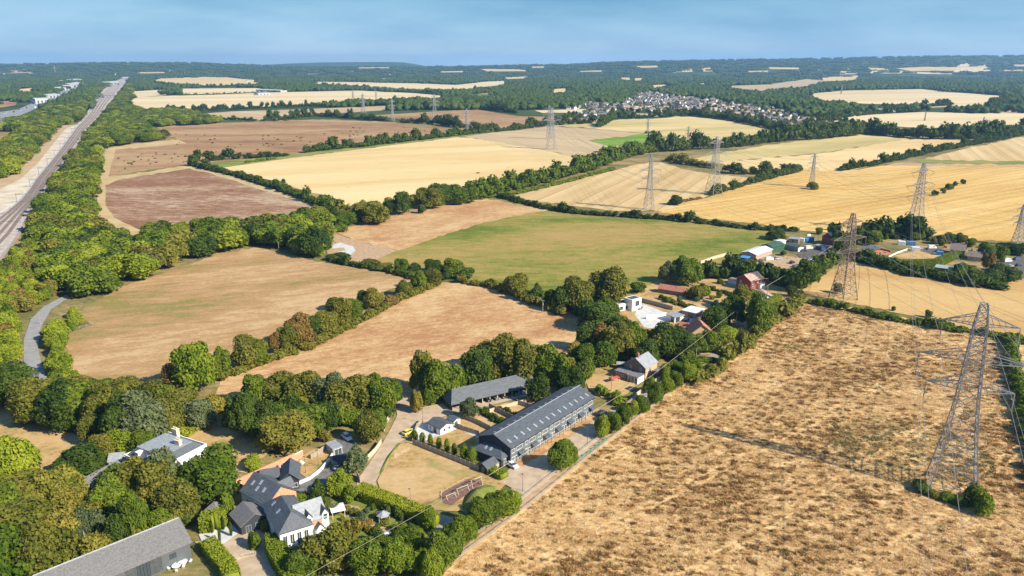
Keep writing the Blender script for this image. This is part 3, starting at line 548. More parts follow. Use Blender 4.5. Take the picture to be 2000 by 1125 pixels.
def clipped(path,wd,ht,col,label,dens=26,group=None):
    "clipped hedge: soft edged box of leaves along a line"
    pts=[G(*p) for p in path]; base=pts[0].copy(); rg=np.random.default_rng(int(path[0][0])); Vs=[];Fs=[];nv=0; m=MB()
    for a,b in zip(pts[:-1],pts[1:]):
        d=(b-a); L=d.length; d.normalize(); n=Vector((-d.y,d.x,0)); a0=a-base; K=max(1,int(L/1.2))
        def ringat(t):
            q=a0+d*(L*t); j=lambda s:1+.10*rg.standard_normal()*s; w=wd*.46
            return [(q+n*(-w*j(1))),(q+n*(-w*.8*j(1))+Vector((0,0,ht*.93*j(.4)))),(q+n*(w*.8*j(1))+Vector((0,0,ht*.93*j(.4)))),(q+n*(w*j(1)))]
        for k in range(K): m.hull(ringat(k/K),ringat((k+1)/K))
        N_=int(L*(wd+2*ht)*dens); t=rg.random(N_)*L; s=rg.random(N_)*(wd+2*ht)
        u=np.where(s<ht,-wd/2,np.where(s<ht+wd,s-ht-wd/2,wd/2)); z=np.where(s<ht,s,np.where(s<ht+wd,ht,2*ht+wd-s))
        nr=np.where((s<ht)[:,None],np.array([[-n.x,-n.y,0]]),np.where((s<ht+wd)[:,None],np.array([[0,0,1.]]),np.array([[n.x,n.y,0]])))
        c=np.stack([a0.x+d.x*t+n.x*u,a0.y+d.y*t+n.y*u,z],1)+nr*rg.normal(0,.08,(N_,1)); nn=nr+.7*rg.standard_normal((N_,3)); nn/=np.linalg.norm(nn,axis=1,keepdims=True)
        e1=np.cross(nn,rg.standard_normal((N_,3))); e1/=np.linalg.norm(e1,axis=1,keepdims=True); e2=np.cross(nn,e1); l=rg.uniform(.12,.26,(N_,1))
        Vs.append(np.stack([c-e1*l,c-e2*l*.8,c+e1*l,c+e2*l*.8],1).reshape(-1,3)); bi=nv+np.arange(N_)[:,None]*4; Fs+=[bi+np.array([[0,1,2]]),bi+np.array([[0,2,3]])]; nv+=4*N_
    cv=np.array([tuple(v) for v in m.v]); tf=[]
    for f in m.f: tf+=[(nv+f[0],nv+f[i],nv+f[i+1]) for i in range(1,len(f)-1)]
    Vs.append(cv); Fs.append(np.array(tf))
    me=npmesh('clipped_hedge',np.concatenate(Vs).astype(np.float32),np.concatenate(Fs).astype(np.int32),LM[col]); o=quick('clipped_hedge',me,None,base); return tag(o,label,'hedge',group)
HG='hedgerows between the fields'
H_=lambda p,w,h,c,l,**k: hedge(p,w,h,c,l,group=HG,**k)
H_([(960,380),(1000,392),(1060,408),(1130,418),(1250,426),(1330,432),(1400,440),(1480,450),(1560,452)],5.5,3.6,'dark','long dark hedge along the top of the green pasture',tall=.10)
H_([(370,322),(400,330),(470,346),(540,368),(600,392),(645,412)],7.5,5.5,'dark','dark hedge between the weathered brown field and the light wheat field',tall=.1)
H_([(378,318),(440,312),(560,305)],9,6,'dark','dark hedge left of the light wheat field top edge',tall=.15)
H_([(592,299),(650,292),(720,286),(800,276),(870,268),(930,261),(1000,255),(1040,250)],10,8,'dark','tree hedge along the top of the light wheat field',tall=.3)
H_([(1030,250),(1080,245),(1160,241)],11,8,'dark','tree hedge right of the two pylons over the grey stubble',tall=.35)
H_([(648,430),(700,415),(760,408),(830,395)],7,7,'olive','thick hedge below the light wheat field beside the big trees',tall=.2)
H_([(930,388),(980,374),(1040,362),(1100,345),(1140,335),(1180,320),(1230,305),(1280,295)],10,8,'green','broad tree hedge climbing right beside the light wheat field',tall=.35,rows=2)
H_([(950,386),(1040,372),(1120,352),(1200,330)],8,2.5,'bright','low grassy scrub strip beside the climbing tree hedge')
H_([(1270,296),(1310,296),(1350,292),(1400,290),(1450,286),(1500,278),(1560,274),(1620,270),(1685,264)],13,12,'dark','line of tall trees between the village field and the gold field',tall=.5)
H_([(1690,260),(1740,266),(1800,271),(1870,272),(1920,270),(2020,258)],13,11,'dark','dark wooded strip right of the village trees',tall=.4,rows=2)
H_([(1305,314),(1330,320),(1370,325),(1400,330)],8,5,'olive','short hedge clump left of the middle pylon',tall=.3)
H_([(1420,336),(1440,340),(1480,341),(1530,340),(1556,334)],10,6.5,'dark','dark hedge clump right of the middle pylon',tall=.4)
H_([(1390,382),(1430,370),(1470,358),(1510,348),(1560,336)],6,4.5,'dark','thin hedge rising right to the gold stubble field',tall=.3)
H_([(1305,400),(1330,396),(1370,388)],3.5,2,'rust','thin dry hedge beside the lone tree in the stubble')
H_([(1640,334),(1700,324),(1760,312),(1820,298),(1880,287),(1940,276),(2010,262)],8,5.5,'dark','long hedge rising right between the two gold fields',tall=.25)
H_([(650,512),(700,522),(760,532),(810,546)],4.5,3.5,'dark','scrubby hedge above the dry pasture',tall=.1)
H_([(900,552),(960,562),(1000,578),(1060,600),(1100,618)],5,4,'olive','hedge along the top of the scorched paddock',tall=.1)
H_([(430,745),(470,728),(520,708),(600,684),(660,652),(720,622),(770,592),(860,556)],4.5,3.2,'olive','understorey hedge between the two paddocks')
H_([(1580,592),(1620,600),(1680,612),(1740,626),(1800,636),(1870,648),(1960,660),(2010,672)],4.2,3,'green','overgrown hedge along the top of the rough field',tall=.1,vary=.5)
H_([(1965,662),(1975,700),(1990,760),(2010,850),(2060,1000)],4.5,4,'bright','green hedge down the right edge of the rough field')
H_([(1560,585),(1540,612),(1500,640),(1470,668),(1430,700),(1390,732),(1350,752)],5,4,'olive','overgrown verge hedge between the lane and the rough field',tall=.15,vary=.5)
H_([(1668,505),(1720,520),(1760,530),(1800,540),(1840,545),(1880,555),(1960,565)],7,5.5,'dark','tall dark hedge below the farmyard bungalow',rows=2,tall=.1)
clipped([(1660,498),(1710,512),(1760,522),(1830,520),(1870,502)],4,4,'bright','clipped bright hedge around the bungalow garden')
H_([(1640,480),(1690,468),(1740,462),(1820,466)],9,7,'dark','tree hedge behind the bungalow',tall=.3,rows=2)
H_([(1380,545),(1420,540),(1470,546),(1520,552),(1545,560)],6,5.5,'dark','dark hedge between the brick house and the car yard',tall=.2,rows=2)
H_([(1340,548),(1380,542)],4,3,'dark','short dark hedge behind the brick house garden')
H_([(1550,570),(1580,545),(1610,525),(1640,510)],6,5,'green','hedge beside the lane below the farmyard',tall=.3)
clipped([(1480,614),(1500,604),(1520,588)],3.5,3.2,'lime','clipped lime green hedge beside the lane')
H_([(1390,706),(1340,718),(1305,730)],3.5,2.5,'green','low hedge beside the lane past the cottage')
clipped([(700,968),(730,980),(770,995),(810,1012),(848,1032)],4.2,3.2,'lime','clipped lime green hedge along the curved block paved drive')
clipped([(957,922),(985,936)],3,1.8,'lime','small clipped hedge beside the white car')
clipped([(536,1062),(542,1090),(560,1120),(580,1150)],4.2,3.2,'bright','clipped hedge running to the bottom edge right of the gravel yard')
clipped([(406,1070),(425,1092),(448,1120),(455,1140)],3.6,2.6,'lime','clipped hedge at the bottom edge left of the gravel yard')
clipped([(394,1036),(420,1034),(436,1024)],3.5,4.4,'lime','tall clipped green hedge beside the paved terrace')
H_([(933,805),(960,818),(985,830)],2.6,2.2,'dark','garden hedge behind the slate terrace, nearer one')
H_([(975,800),(1000,812),(1015,820)],2.4,2.0,'dark','garden hedge behind the slate terrace, farther one')
H_([(1168,765),(1185,772),(1215,785),(1200,795)],3.4,2.8,'bright','rounded hedge in front of the cottage')
H_([(1290,740),(1300,722),(1320,712)],2.6,2.2,'bright','small hedge by the cottage drive')
H_([(1225,700),(1190,712),(1165,705),(1140,700)],4,2.6,'green','hedge behind the cottage lawn')
H_([(1300,650),(1350,640)],3,2,'green','low garden hedge by the white flat roofed outbuildings')
H_([(1290,585),(1340,600),(1370,606)],3,2,'olive','scrubby bed above the white courtyard')
H_([(1370,560),(1420,575),(1450,590)],2.4,1.6,'dark','low dark hedge in the brick house garden')
H_([(480,318),(540,311)],5,3,'bright','low green verge scrub above the light wheat field')
H_([(935,338),(935,339)],3,1,'olive','scrap of scrub in the light wheat field')
for (p,h,l) in (([(790,213),(830,214),(880,212),(940,212),(1010,222)],10,'dark trees by the pale roofed farm'),([(345,187),(420,185),(515,181)],3.5,'row of small trees across the pale fields'),([(325,218),(420,216),(480,213),(560,210),(640,207),(720,205),(790,207)],7,'dark tree line below the pale field'),([(515,237),(560,233),(600,228),(640,228),(700,233),(760,238)],8,'dark tree line above the brown field'),([(785,240),(850,243),(900,250),(935,250)],8,'dark tree line right of the brown field'),([(740,205),(800,203),(830,200)],7,'dark tree line behind the pylons'),([(415,233),(500,236)],4,'low tree line left above the brown field'),([(290,161),(350,168),(420,170),(490,167)],6,'thin far tree line by the pale field'),([(560,165),(640,168),(710,171),(718,172)],7,'far tree line by the flat pale field'),([(710,175),(800,181),(900,190)],3,'thin dark hedge across the pale field'),([(1690,220),(1790,210),(1860,206)],8,'hedge below the right pale field'),([(1560,262),(1640,230),(1720,222),(1800,218)],8,'hedge climbing behind the village end'),([(1900,222),(1960,218),(2010,222)],9,'row of field trees at the right edge'),([(1930,213),(1960,203),(1990,192)],10,'hedge curving up at the right edge')):
    H_(p,h*1.15,h,'dark',l,tall=.35,vary=.5)
H_([(1170,249),(1200,232),(1290,229),(1345,225),(1420,234),(1510,252),(1560,266)],9,8,'dark','dark tree line between the village and the stubble field',tall=.3)
# woodland masses: nobody could count these
PROTO=D.collections.new('foliage_kinds')
def proto(V,Fc,mat,i):
    me=npmesh('foliage',V,Fc,mat); o=D.objects.new('foliage',me) if i==0 else D.objects.new('foliage.%03d'%i,me); PROTO.objects.link(o)
kinds=['dark','green','bright','olive','lime','yellow','rust','silver']
pi=0
for c in kinds:
    for j in range(2):
        V,Fc=crown_arrays(500+pi,'round',lobes=10,leaf=.056,nleaf=1700,core=1); proto(V,Fc,LM[c],pi); pi+=1
def canopy(seed,w,d,n,ht):
    r=np.random.default_rng(seed); iv,jf=ico(1); Vs=[];Fs=[];nv=0
    for i in range(n):
        s=r.uniform(4,8); v=iv*s*(1+.15*r.standard_normal((len(iv),1))); v[:,2]*=r.uniform(.8,1.2)
        v=v+np.array([r.uniform(-w/2,w/2),r.uniform(-d/2,d/2),ht*r.uniform(.35,.8)]); Vs.append(v); Fs.append(jf+nv); nv+=len(iv)
    return np.concatenate(Vs).astype(np.float32),np.concatenate(Fs).astype(np.int32)
CAN0=pi
for c in ('dark','dark','dark'):
    for j in range(2):
        V,Fc=canopy(700+pi,60,36,30,12); proto(V,Fc,LM[c],pi); pi+=1
def gn_group():
    g=D.node_groups.new('scatter','GeometryNodeTree')
    g.interface.new_socket('Geometry',in_out='INPUT',socket_type='NodeSocketGeometry'); g.interface.new_socket('Geometry',in_out='OUTPUT',socket_type='NodeSocketGeometry')
    i=g.nodes.new('NodeGroupInput'); o=g.nodes.new('NodeGroupOutput'); ip=g.nodes.new('GeometryNodeInstanceOnPoints')
    ci=g.nodes.new('GeometryNodeCollectionInfo'); ci.inputs['Separate Children'].default_value=True; ci.inputs['Reset Children'].default_value=True
    ip.inputs['Pick Instance'].default_value=True
    def at(nm,ty):
        a=g.nodes.new('GeometryNodeInputNamedAttribute'); a.data_type=ty; a.inputs['Name'].default_value=nm; return [s for s in a.outputs if s.enabled][0]
    l=g.links.new; l(i.outputs[0],ip.inputs['Points']); l(ci.outputs[0],ip.inputs['Instance']); l(at('idx','INT'),ip.inputs['Instance Index'])
    cb=g.nodes.new('ShaderNodeCombineXYZ'); l(at('rot','FLOAT'),cb.inputs[2])
    l(cb.outputs[0],ip.inputs['Rotation']); l(at('scl','FLOAT_VECTOR'),ip.inputs['Scale']); l(ip.outputs[0],o.inputs[0])
    return g,ci
def scatter(name,pts,label,coll=PROTO):
    "pts: x,y,z,rot,sx,sy,sz,idx"
    a=np.array(pts,dtype=np.float32); me=D.meshes.new(name); me.vertices.add(len(a)); me.vertices.foreach_set('co',a[:,:3].ravel().copy())
    for nm,ty,dat,key in (('rot','FLOAT',a[:,3],'value'),('scl','FLOAT_VECTOR',a[:,4:7].ravel(),'vector'),('idx','INT',a[:,7].astype(np.int32),'value')):
        at=me.attributes.new(nm,ty,'POINT'); at.data.foreach_set(key,np.ascontiguousarray(dat))
    me.update(); o=quick(name,me); g,ci=gn_group(); ci.inputs['Collection'].default_value=coll
    md=o.modifiers.new('scatter','NODES'); md.node_group=g
    return tag(o,label,name.replace('_',' '),None,'stuff')
MOTP=[(-20,236),(-20,222),(35,214),(85,192),(150,166),(165,168),(95,202),(40,226)]
RAILP=RL+RR[::-1]
LANEP=[(88,762),(56,740),(44,705),(44,665),(58,625),(85,598),(130,574),(138,584),(104,608),(84,640),(76,680),(86,720),(100,752)]
def proj_free(px,py,pad): return not any(inpoly(px,py,f) or inpoly(px,py-pad,f) for f in NEARF)
NEARF=FIELDS
def wood(name,poly,label,mix,size=(5,9),space=4.2,k=1.0,rise=.35,gaps=(),cap=99,free=False):
    g=[G(*p) for p in poly]; x0=min(q.x for q in g); x1=max(q.x for q in g); y0=min(q.y for q in g); y1=max(q.y for q in g)
    r=random.Random(len(poly)+int(x0)); pts=[]; y=y0
    while y<y1:
        s=max(space,math.hypot(y,abs(x0+x1)/2)/120*k); x=x0
        while x<x1:
            X=x+r.uniform(-.45,.45)*s; Y=y+r.uniform(-.45,.45)*s; px,py=P((X,Y,0))
            if inpoly(px,py,poly) and py>0 and not (px<140 and 570<py<860 and any(inpoly(px+ex,py-ey,LANEP) for ex in (-14,0,14) for ey in (0,12,24,36))):
                sc=scale_at((X,Y)); w=min(cap,max(r.uniform(*size),s*(.3 if free else 1.55)))*r.uniform(.8,1.15); h=min(14,w*r.uniform(.75,1.15))
                if px<270 and any(inpoly(px+ex,py-ey,RAILP) for ex,ey in ((0,0),(0,h*sc*.85),(-w*sc*.5,h*sc*.4),(w*sc*.5,h*sc*.4),(0,h*sc*.4))): x+=s; continue
                if (free or not any(inpoly(px,py,f) or inpoly(px,py-h*sc*rise,f) for f in FIELDS)) and not any(inpoly(px,py,f) for f in gaps):
                    c=r.choice(mix); pts.append((X,Y,-.3,r.uniform(0,6.28),w,w,h,kinds.index(c)*2+r.randrange(2)))
            x+=s
        y+=s
    return scatter(name,pts,label)
gapl=[[(240,478),(330,470),(402,470),(402,486),(330,492),(245,495)],[(-60,500),(30,500),(40,520),(-60,530)]]
wood('woodland_belt',[(249,155),(262,178),(250,195),(250,206),(300,215),(360,222),(420,232),(480,236),(400,243),(285,250),(290,257),(345,270),(338,279),(215,290),(205,305),(190,330),(182,380),(174,430),(180,446),(225,472)]+[(300,472),(440,446),(560,430),(640,410),(652,440),(645,505),(600,497),(540,487),(500,480),(420,498),(330,528),(240,558),(165,598),(145,612),(130,577),(85,598),(95,500),(60,480),(60,450),(85,415),(105,380),(115,350),(150,290),(184,250),(207,225),(226,200),(240,178)],'dense young woodland of mixed greens beside the railway',['green','bright','bright','green','dark','olive','lime'],gaps=gapl)
wood('woodland_belt',[(60,480),(95,500),(110,560),(85,598),(60,620),(46,660),(44,700),(58,745),(40,775),(-80,775),(-80,600),(0,525),(25,510)],'yellowing young woodland left of the curved lane',['bright','lime','yellow','lime','green','olive','lime','bright','green','bright','yellow','lime','bright','lime','rust'],gaps=gapl)
wood('woodland_belt',[(82,650),(100,612),(140,612),(178,630),(128,655),(118,690),(138,728),(150,752),(200,760),(120,775),(95,740),(84,700)],'bright green scrub between the lane and the dry pasture',['bright','lime','green','lime'],size=(5,8))
wood('woodland_belt',[(-80,390),(0,352),(22,345),(60,310),(88,275),(112,247),(150,243),(165,225),(180,195),(200,172),(215,160),(165,170),(150,186),(95,216),(70,232),(30,240),(0,250),(0,258),(38,262),(40,268),(0,290),(-80,298)],'woodland between the motorway and the chalk cutting',['green','bright','olive','dark','lime'])
wood('woodland_belt',[(150,752),(200,756),(330,770),(345,800),(300,850),(200,850),(120,840),(60,800),(0,790),(0,770),(60,765)],'dark undergrowth in the belt above the lawn',['dark','green','olive'],size=(5,8))
wood('woodland_belt',[(-40,985),(110,975),(200,968),(262,950),(370,960),(370,1020),(350,1060),(240,1100),(90,1140),(-60,1140)],'undergrowth of the bottom left wood',['olive','green','yellow','dark'],size=(5,8),space=5)
wood('woodland_belt',[(470,800),(540,760),(640,750),(750,760),(775,800),(755,830),(700,842),(655,838),(600,870),(520,880),(470,860)],'undergrowth of the wood above the white car',['dark','green','olive'],size=(5,8),space=5)
wood('woodland_belt',[(800,760),(850,730),(1000,700),(1130,690),(1145,740),(1060,745),(880,770)],'undergrowth behind the cart shed',['dark','green','olive'],size=(5,7),space=5)
wood('woodland_belt',[(1090,600),(1200,610),(1250,660),(1240,700),(1180,710),(1140,690),(1130,640)],'undergrowth left of the modern house',['dark','green','olive'],size=(5,7),space=5)
wood('woodland_belt',[(1240,690),(1270,650),(1340,660),(1400,690),(1350,708),(1290,712)],'undergrowth above the cottage',['dark','green'],size=(4,6),space=4.5)
VIL=[(1095,232),(1140,195),(1190,205),(1260,178),(1330,190),(1400,195),(1500,215),(1560,225),(1700,232),(1690,260),(1600,270),(1500,252),(1420,233),(1345,226),(1200,230)]
wood('village_trees',VIL+[],'trees scattered between the village houses',['dark','green','olive'],size=(6,10),k=1.75,rise=.2,cap=9)
wood('scrub',[(1425,512),(1470,508),(1545,538),(1600,536),(1560,548),(1500,546),(1430,538),(1380,536)],'rough green scrub around the gravel yard',['olive','green','silver','bright'],size=(2,3.6),space=3.6,free=True,gaps=[[(1476,514),(1500,500),(1600,500),(1600,520),(1545,530)]])
wood('scrub',[(1640,470),(1700,462),(1830,470),(1950,485),(1990,505),(1940,512),(1850,505),(1790,500),(1700,480)],'scattered shrubs between the farmyard buildings',['olive','green','dark','silver'],size=(2.5,5),space=8,free=True,gaps=[[(1690,500),(1700,478),(1765,474),(1850,484),(1850,502)],[(1850,505),(1850,475),(1925,490),(1925,512)],[(1940,500),(2000,495),(2000,560),(1940,560)]])
wood('scrub',[(1275,585),(1400,560),(1440,600),(1400,640),(1340,640),(1300,600)],'garden shrubs behind the white courtyard',['olive','green','bright','silver'],size=(1.8,3.5),space=7,free=True,gaps=[[(1280,575),(1285,545),(1340,555),(1340,580)],[(1300,645),(1296,605),(1325,595),(1380,590),(1400,650)],[(1425,580),(1435,530),(1490,530),(1490,580)]])
wood('scrub',[(590,985),(700,975),(800,1020),(860,1050),(820,1110),(720,1110),(650,1050),(600,1010)],'mixed garden planting below the lime hedge',['olive','bright','green','silver','yellow'],size=(1.5,3),space=3.8,free=True,gaps=[[(725,1045),(765,1036),(775,1062),(735,1070)],[(738,1005),(760,1005),(760,1026),(738,1026)],[(590,1040),(570,1000),(630,975),(645,1025)],[(835,1000),(890,1000),(890,1060),(835,1060)]])
# far woods: clumps of canopy laid out to the hills
r=random.Random(3); pts=[]; y=0
d=1180.0
while d<DH1+100:
    half=(d*_cp+H*_sp)*1010/FPX; x=-half
    stepx=46+d*.001
    while x<half:
        X=x+r.uniform(-20,20); Y=d+r.uniform(-.4,.4)*max(28,d*d/110/FPX*1.0); x+=stepx
        px,py=P((X,Y,T(X,Y)))
        if py>262 or (py>215 and px<1060): continue
        hp=11*FPX/Y
        if inpoly(px,py,VIL) or (py>212 and 1060<px<1560): continue
        pxs=30*FPX/Y
        if any(inpoly(px+dx,py-dy,f) for f in FIELDS for dx in (-pxs*.6,pxs*.6) for dy in (0,hp)): continue
        if px<270 and any(inpoly(px+ex,py-ey,RAILP) for ex,ey in ((0,0),(-pxs,hp*.5),(pxs,hp*.5),(0,hp),(0,hp*.5))): continue
        if px<170 and 160<py<232 and any(inpoly(px+ex,py-ey,MOTP) for ex,ey in ((0,0),(-pxs,hp*.5),(pxs,hp*.5),(0,hp),(0,hp*.5))): continue
        s=r.uniform(.8,1.25); pts.append((X,Y,T(X,Y)-.5,r.choice((0,math.pi))+r.uniform(-.3,.3),s*1.1,s*1.1,r.uniform(.75,1.3),CAN0+r.randrange(6)))
    d+=max(28,d*d/110/FPX*1.0)
print('far clumps',len(pts))
scatter('distant_woodland',pts,'dark distant woodland reaching to the horizon hills')
# ------------------------------------------------------------------ buildings
M=dict(
 slate=noisy('slate_roof',(.060,.070,.083),(.10,.113,.13),1.5,.55,.4,detail=8,stretch=(.4,2,2)),
 slate_pale=noisy('pale_slate_roof',(.22,.24,.26),(.31,.33,.35),1.2,.5,.4,detail=8),
 slate_old=noisy('lichened_slate_roof',(.115,.113,.117),(.175,.17,.168),2.6,.75,.3,detail=12,lo=.35,hi=.65),
 grey=noisy('grey_felt_roof',(.13,.13,.14),(.19,.19,.195),1.2,.8),
 clad=noisy('blue_black_weatherboard',(.115,.145,.17),(.15,.18,.205),2.,.6,stretch=(.3,.3,6)),
 cladg=noisy('slate_grey_weatherboard',(.085,.10,.11),(.115,.13,.14),2.,.6,stretch=(.3,.3,6)),
 cladd=noisy('dark_weatherboard',(.03,.036,.045),(.05,.057,.066),2.,.6,stretch=(.3,.3,6)),
 white=noisy('white_render',(.70,.70,.68),(.80,.80,.78),.8,.7),
 wood=noisy('grey_timber',(.26,.22,.18),(.38,.33,.27),3,.85,stretch=(3,3,.4)),
 woodp=noisy('pale_new_timber',(.46,.38,.28),(.58,.50,.39),3,.8,stretch=(3,3,.4)),
 brick=noisy('brown_brick',(.20,.135,.09),(.29,.20,.14),3,.9,detail=8),
 brickt=noisy('tan_brick',(.42,.31,.19),(.52,.40,.26),3,.9,detail=8),
 brickr=noisy('dark_red_brick',(.20,.045,.035),(.28,.075,.055),3,.9,detail=8),
 bricko=noisy('orange_brick',(.52,.24,.14),(.62,.32,.20),2,.9,detail=8),
 tile=noisy('red_clay_tiles',(.30,.115,.075),(.44,.20,.14),1.2,.8,detail=9),
 tilep=noisy('pinkish_concrete_tiles',(.36,.24,.19),(.46,.33,.28),1.2,.8,detail=9),
 tileb=noisy('brown_concrete_tiles',(.15,.12,.105),(.22,.18,.16),1.2,.8,detail=9),
 sheetw=noisy('white_sheet_roof',(.66,.67,.68),(.76,.77,.78),.6,.5),
 sheetg=noisy('dark_green_sheet',(.03,.08,.05),(.05,.11,.07),.6,.5),
 sheetgg=noisy('weathered_green_grey_sheet',(.27,.31,.29),(.36,.40,.37),.6,.6,stretch=(6,.3,1)),
 greenp=noisy('bright_green_door_paint',(.03,.42,.10),(.04,.48,.13),1,.5),
 orange=noisy('orange_timber',(.45,.13,.04),(.55,.18,.06),2,.7),
 redp=noisy('red_paint',(.50,.05,.035),(.60,.08,.05),1,.5),
 bluep=noisy('blue_sheeting',(.05,.22,.50),(.08,.30,.60),1,.5),
 cream=noisy('cream_render',(.60,.50,.36),(.68,.58,.44),1,.8),
 black=noisy('black_paint',(.015,.015,.017),(.03,.03,.033),1,.5),
 dgrey=noisy('dark_grey_panel',(.06,.065,.07),(.09,.095,.10),1,.5),
 steel=noisy('galvanised_steel',(.22,.225,.23),(.36,.365,.37),.8,.5,metal=.3),
 steelr=noisy('rusting_steel',(.13,.09,.075),(.23,.18,.16),.8,.7),
 wire=noisy('aluminium_conductor',(.20,.19,.18),(.26,.25,.24),1,.5),
 shed=noisy('off_white_cladding',(.40,.42,.43),(.50,.51,.52),.2,.6),
 teal=noisy('teal_paint',(.02,.22,.20),(.03,.28,.25),1,.5),
 mulch=noisy('red_brown_play_bark',(.15,.08,.065),(.21,.12,.10),1,.95),
)
gl=D.materials.new('window_glass'); n_=bsdf(gl,.08,.8); n_.inputs['Base Color'].default_value=(.05,.065,.08,1)
M['glass']=gl
gs=D.materials.new('bright_skylight_glass'); n_=bsdf(gs,.12,1.0); n_.inputs['Base Color'].default_value=(.30,.33,.37,1); M['skyglass']=gs
wm=D.materials.new('pool_water'); n_=bsdf(wm,.05,.6); n_.inputs['Base Color'].default_value=(.02,.25,.27,1); M['water']=wm
def frame(A,B,z=0):
    a=G(A[0],A[1],z); b=G(B[0],B[1],z); d=b-a; d.z=0; return Vector((a.x,a.y,0)),math.atan2(d.y,d.x),d.length
def slope_roof(mb,L,W,he,hr,axis='x',ov=.4,th=.18,hip=0):
    if axis=='y':
        f=lambda x,y,z:(y,x,z); l,w=W,L
    else:
        f=lambda x,y,z:(x,y,z); l,w=L,W
    k=(hr-he)/(w/2); ze=he-k*ov+.02; zr=hr+.02; hx=ov if not hip else -hip
    for s in (0,1):
        ye=-ov if s==0 else w+ov; ym=w/2
        b=[(-ov,ye,ze),(l+ov,ye,ze),(l+hx,ym,zr),(-hx,ym,zr)]
        b=[f(*p) for p in b]; 
        if (s==1)!=(axis=='y'): b=b[::-1]
        mb.hull(b,[(p[0],p[1],p[2]+th) for p in b])
    if hip:
        for s in (0,1):
            xe=-ov if s==0 else l+ov; xm=hip if s==0 else l-hip
            b=[f(*p) for p in ((xe,w+ov,ze),(xe,-ov,ze),(xm,w/2,zr))]
            if (s==1)!=(axis=='y'): b=b[::-1]
            mb.hull(b,[(p[0],p[1],p[2]+th+.003) for p in b])
def gable_walls(mb,L,W,he,hr,axis='x',hip=0,m=0):
    if hip or hr<=he: mb.box(0,L,0,W,0,he,m); return
    if axis=='x':
        p=[(0,0),(W,0),(W,he),(W/2,hr),(0,he)]; mb.hull([(0,y,z) for y,z in p],[(L,y,z) for y,z in p],m)
    else:
        p=[(0,0),(L,0),(L,he),(L/2,hr),(0,he)]; mb.hull([(x,W,z) for x,z in p],[(x,0,z) for x,z in p],m)
def window(root,side,u,z,w,h,L,W,fm='white',name='window',glass='glass',bars=1):
    "frame proud of the wall with its pane as a child"
    m=MB(); g=MB(); e=.06
    def pt(a,d,zz):
        return {'f':(u+a,-d,zz),'b':(u+a,W+d,zz),'l':(-d,u+a,zz),'r':(L+d,u+a,zz)}[side]
    def bx(mb,a0,a1,d0,d1,z0,z1):
        P0=[pt(a0,d0,z0),pt(a1,d0,z0),pt(a1,d1,z0),pt(a0,d1,z0)]; mb.hull(P0,[(p[0],p[1],z1) for p in P0])
    t=.09
    bx(m,0,t,-.03,e,z,z+h); bx(m,w-t,w,-.03,e,z,z+h); bx(m,t,w-t,-.03,e,z,z+t); bx(m,t,w-t,-.03,e,z+h-t,z+h)
    for b in range(bars): 
        c=w*(b+1)/(bars+1); bx(m,c-.035,c+.035,-.03,e,z+t,z+h-t)
    bx(g,t,w-t,-.03,.02,z+t,z+h-t)
    o=m.build(name,M[fm],root); g.build('pane',M[glass],o); return o
def skylight(root,u,v,w,l,W,he,hr,side='f',axis='x',L=0):
    k=(hr-he)/(W/2); m=MB()
    if side=='f': y0,y1=v,v+l; z=lambda y:he+k*y
    else: y0,y1=W-v-l,W-v; z=lambda y:he+k*(W-y)
    b=[(u,y0,z(y0)+.2),(u+w,y0,z(y0)+.2),(u+w,y1,z(y1)+.2),(u,y1,z(y1)+.2)]
    m.hull(b,[(p[0],p[1],p[2]+.1) for p in b]); m.build('skylight',M['skyglass'],root)
def house(name,label,A,B,W,he,hr,wall,roof,z=None,axis='x',ov=.35,hip=0,wins=(),chim=(),group=None,extra=None,cat='house'):
    o,rz,L=frame(A,B,he if z is None else z)
    root=thing(name,label,cat,o,rz,group)
    w=MB(); gable_walls(w,L,W,he,hr,axis,hip); w.build('wall',M[wall],root)
    r_=MB()
    if hr<=he: r_.box(-ov,L+ov,-ov,W+ov,he,he+.25)
    else: slope_roof(r_,L,W,he,hr,axis,ov,hip=hip)
    ro=r_.build('roof',M[roof],root)
    for q in wins:
        s,u,zz,ww,hh=q[:5]; ref=L if s in 'fb' else W
        window(root,s,u*ref if u<1 else u,zz,ww,hh,L,W,*(q[5:]))
    for (cx,cy,top,mat) in chim:
        c=MB(); c.box(cx-.45,cx+.45,cy-.35,cy+.35,he,top); c.box(cx-.52,cx+.52,cy-.42,cy+.42,top,top+.15)
        for s in (-.2,.2): c.tube((cx+s,cy,top+.15),(cx+s,cy,top+.6),.13,.11,8)
        c.build('chimney',M[mat],ro)
    root['L']=L; return root,L
def flat_block(root,x0,x1,y0,y1,h,wall,roof,nm='wing'):
    m=MB(); m.box(x0,x1,y0,y1,0,h); m.build(nm,M[wall],root)
    m=MB(); m.box(x0-.2,x1+.2,y0-.2,y1+.2,h,h+.2); m.build(nm+'_roof',M[roof],root)
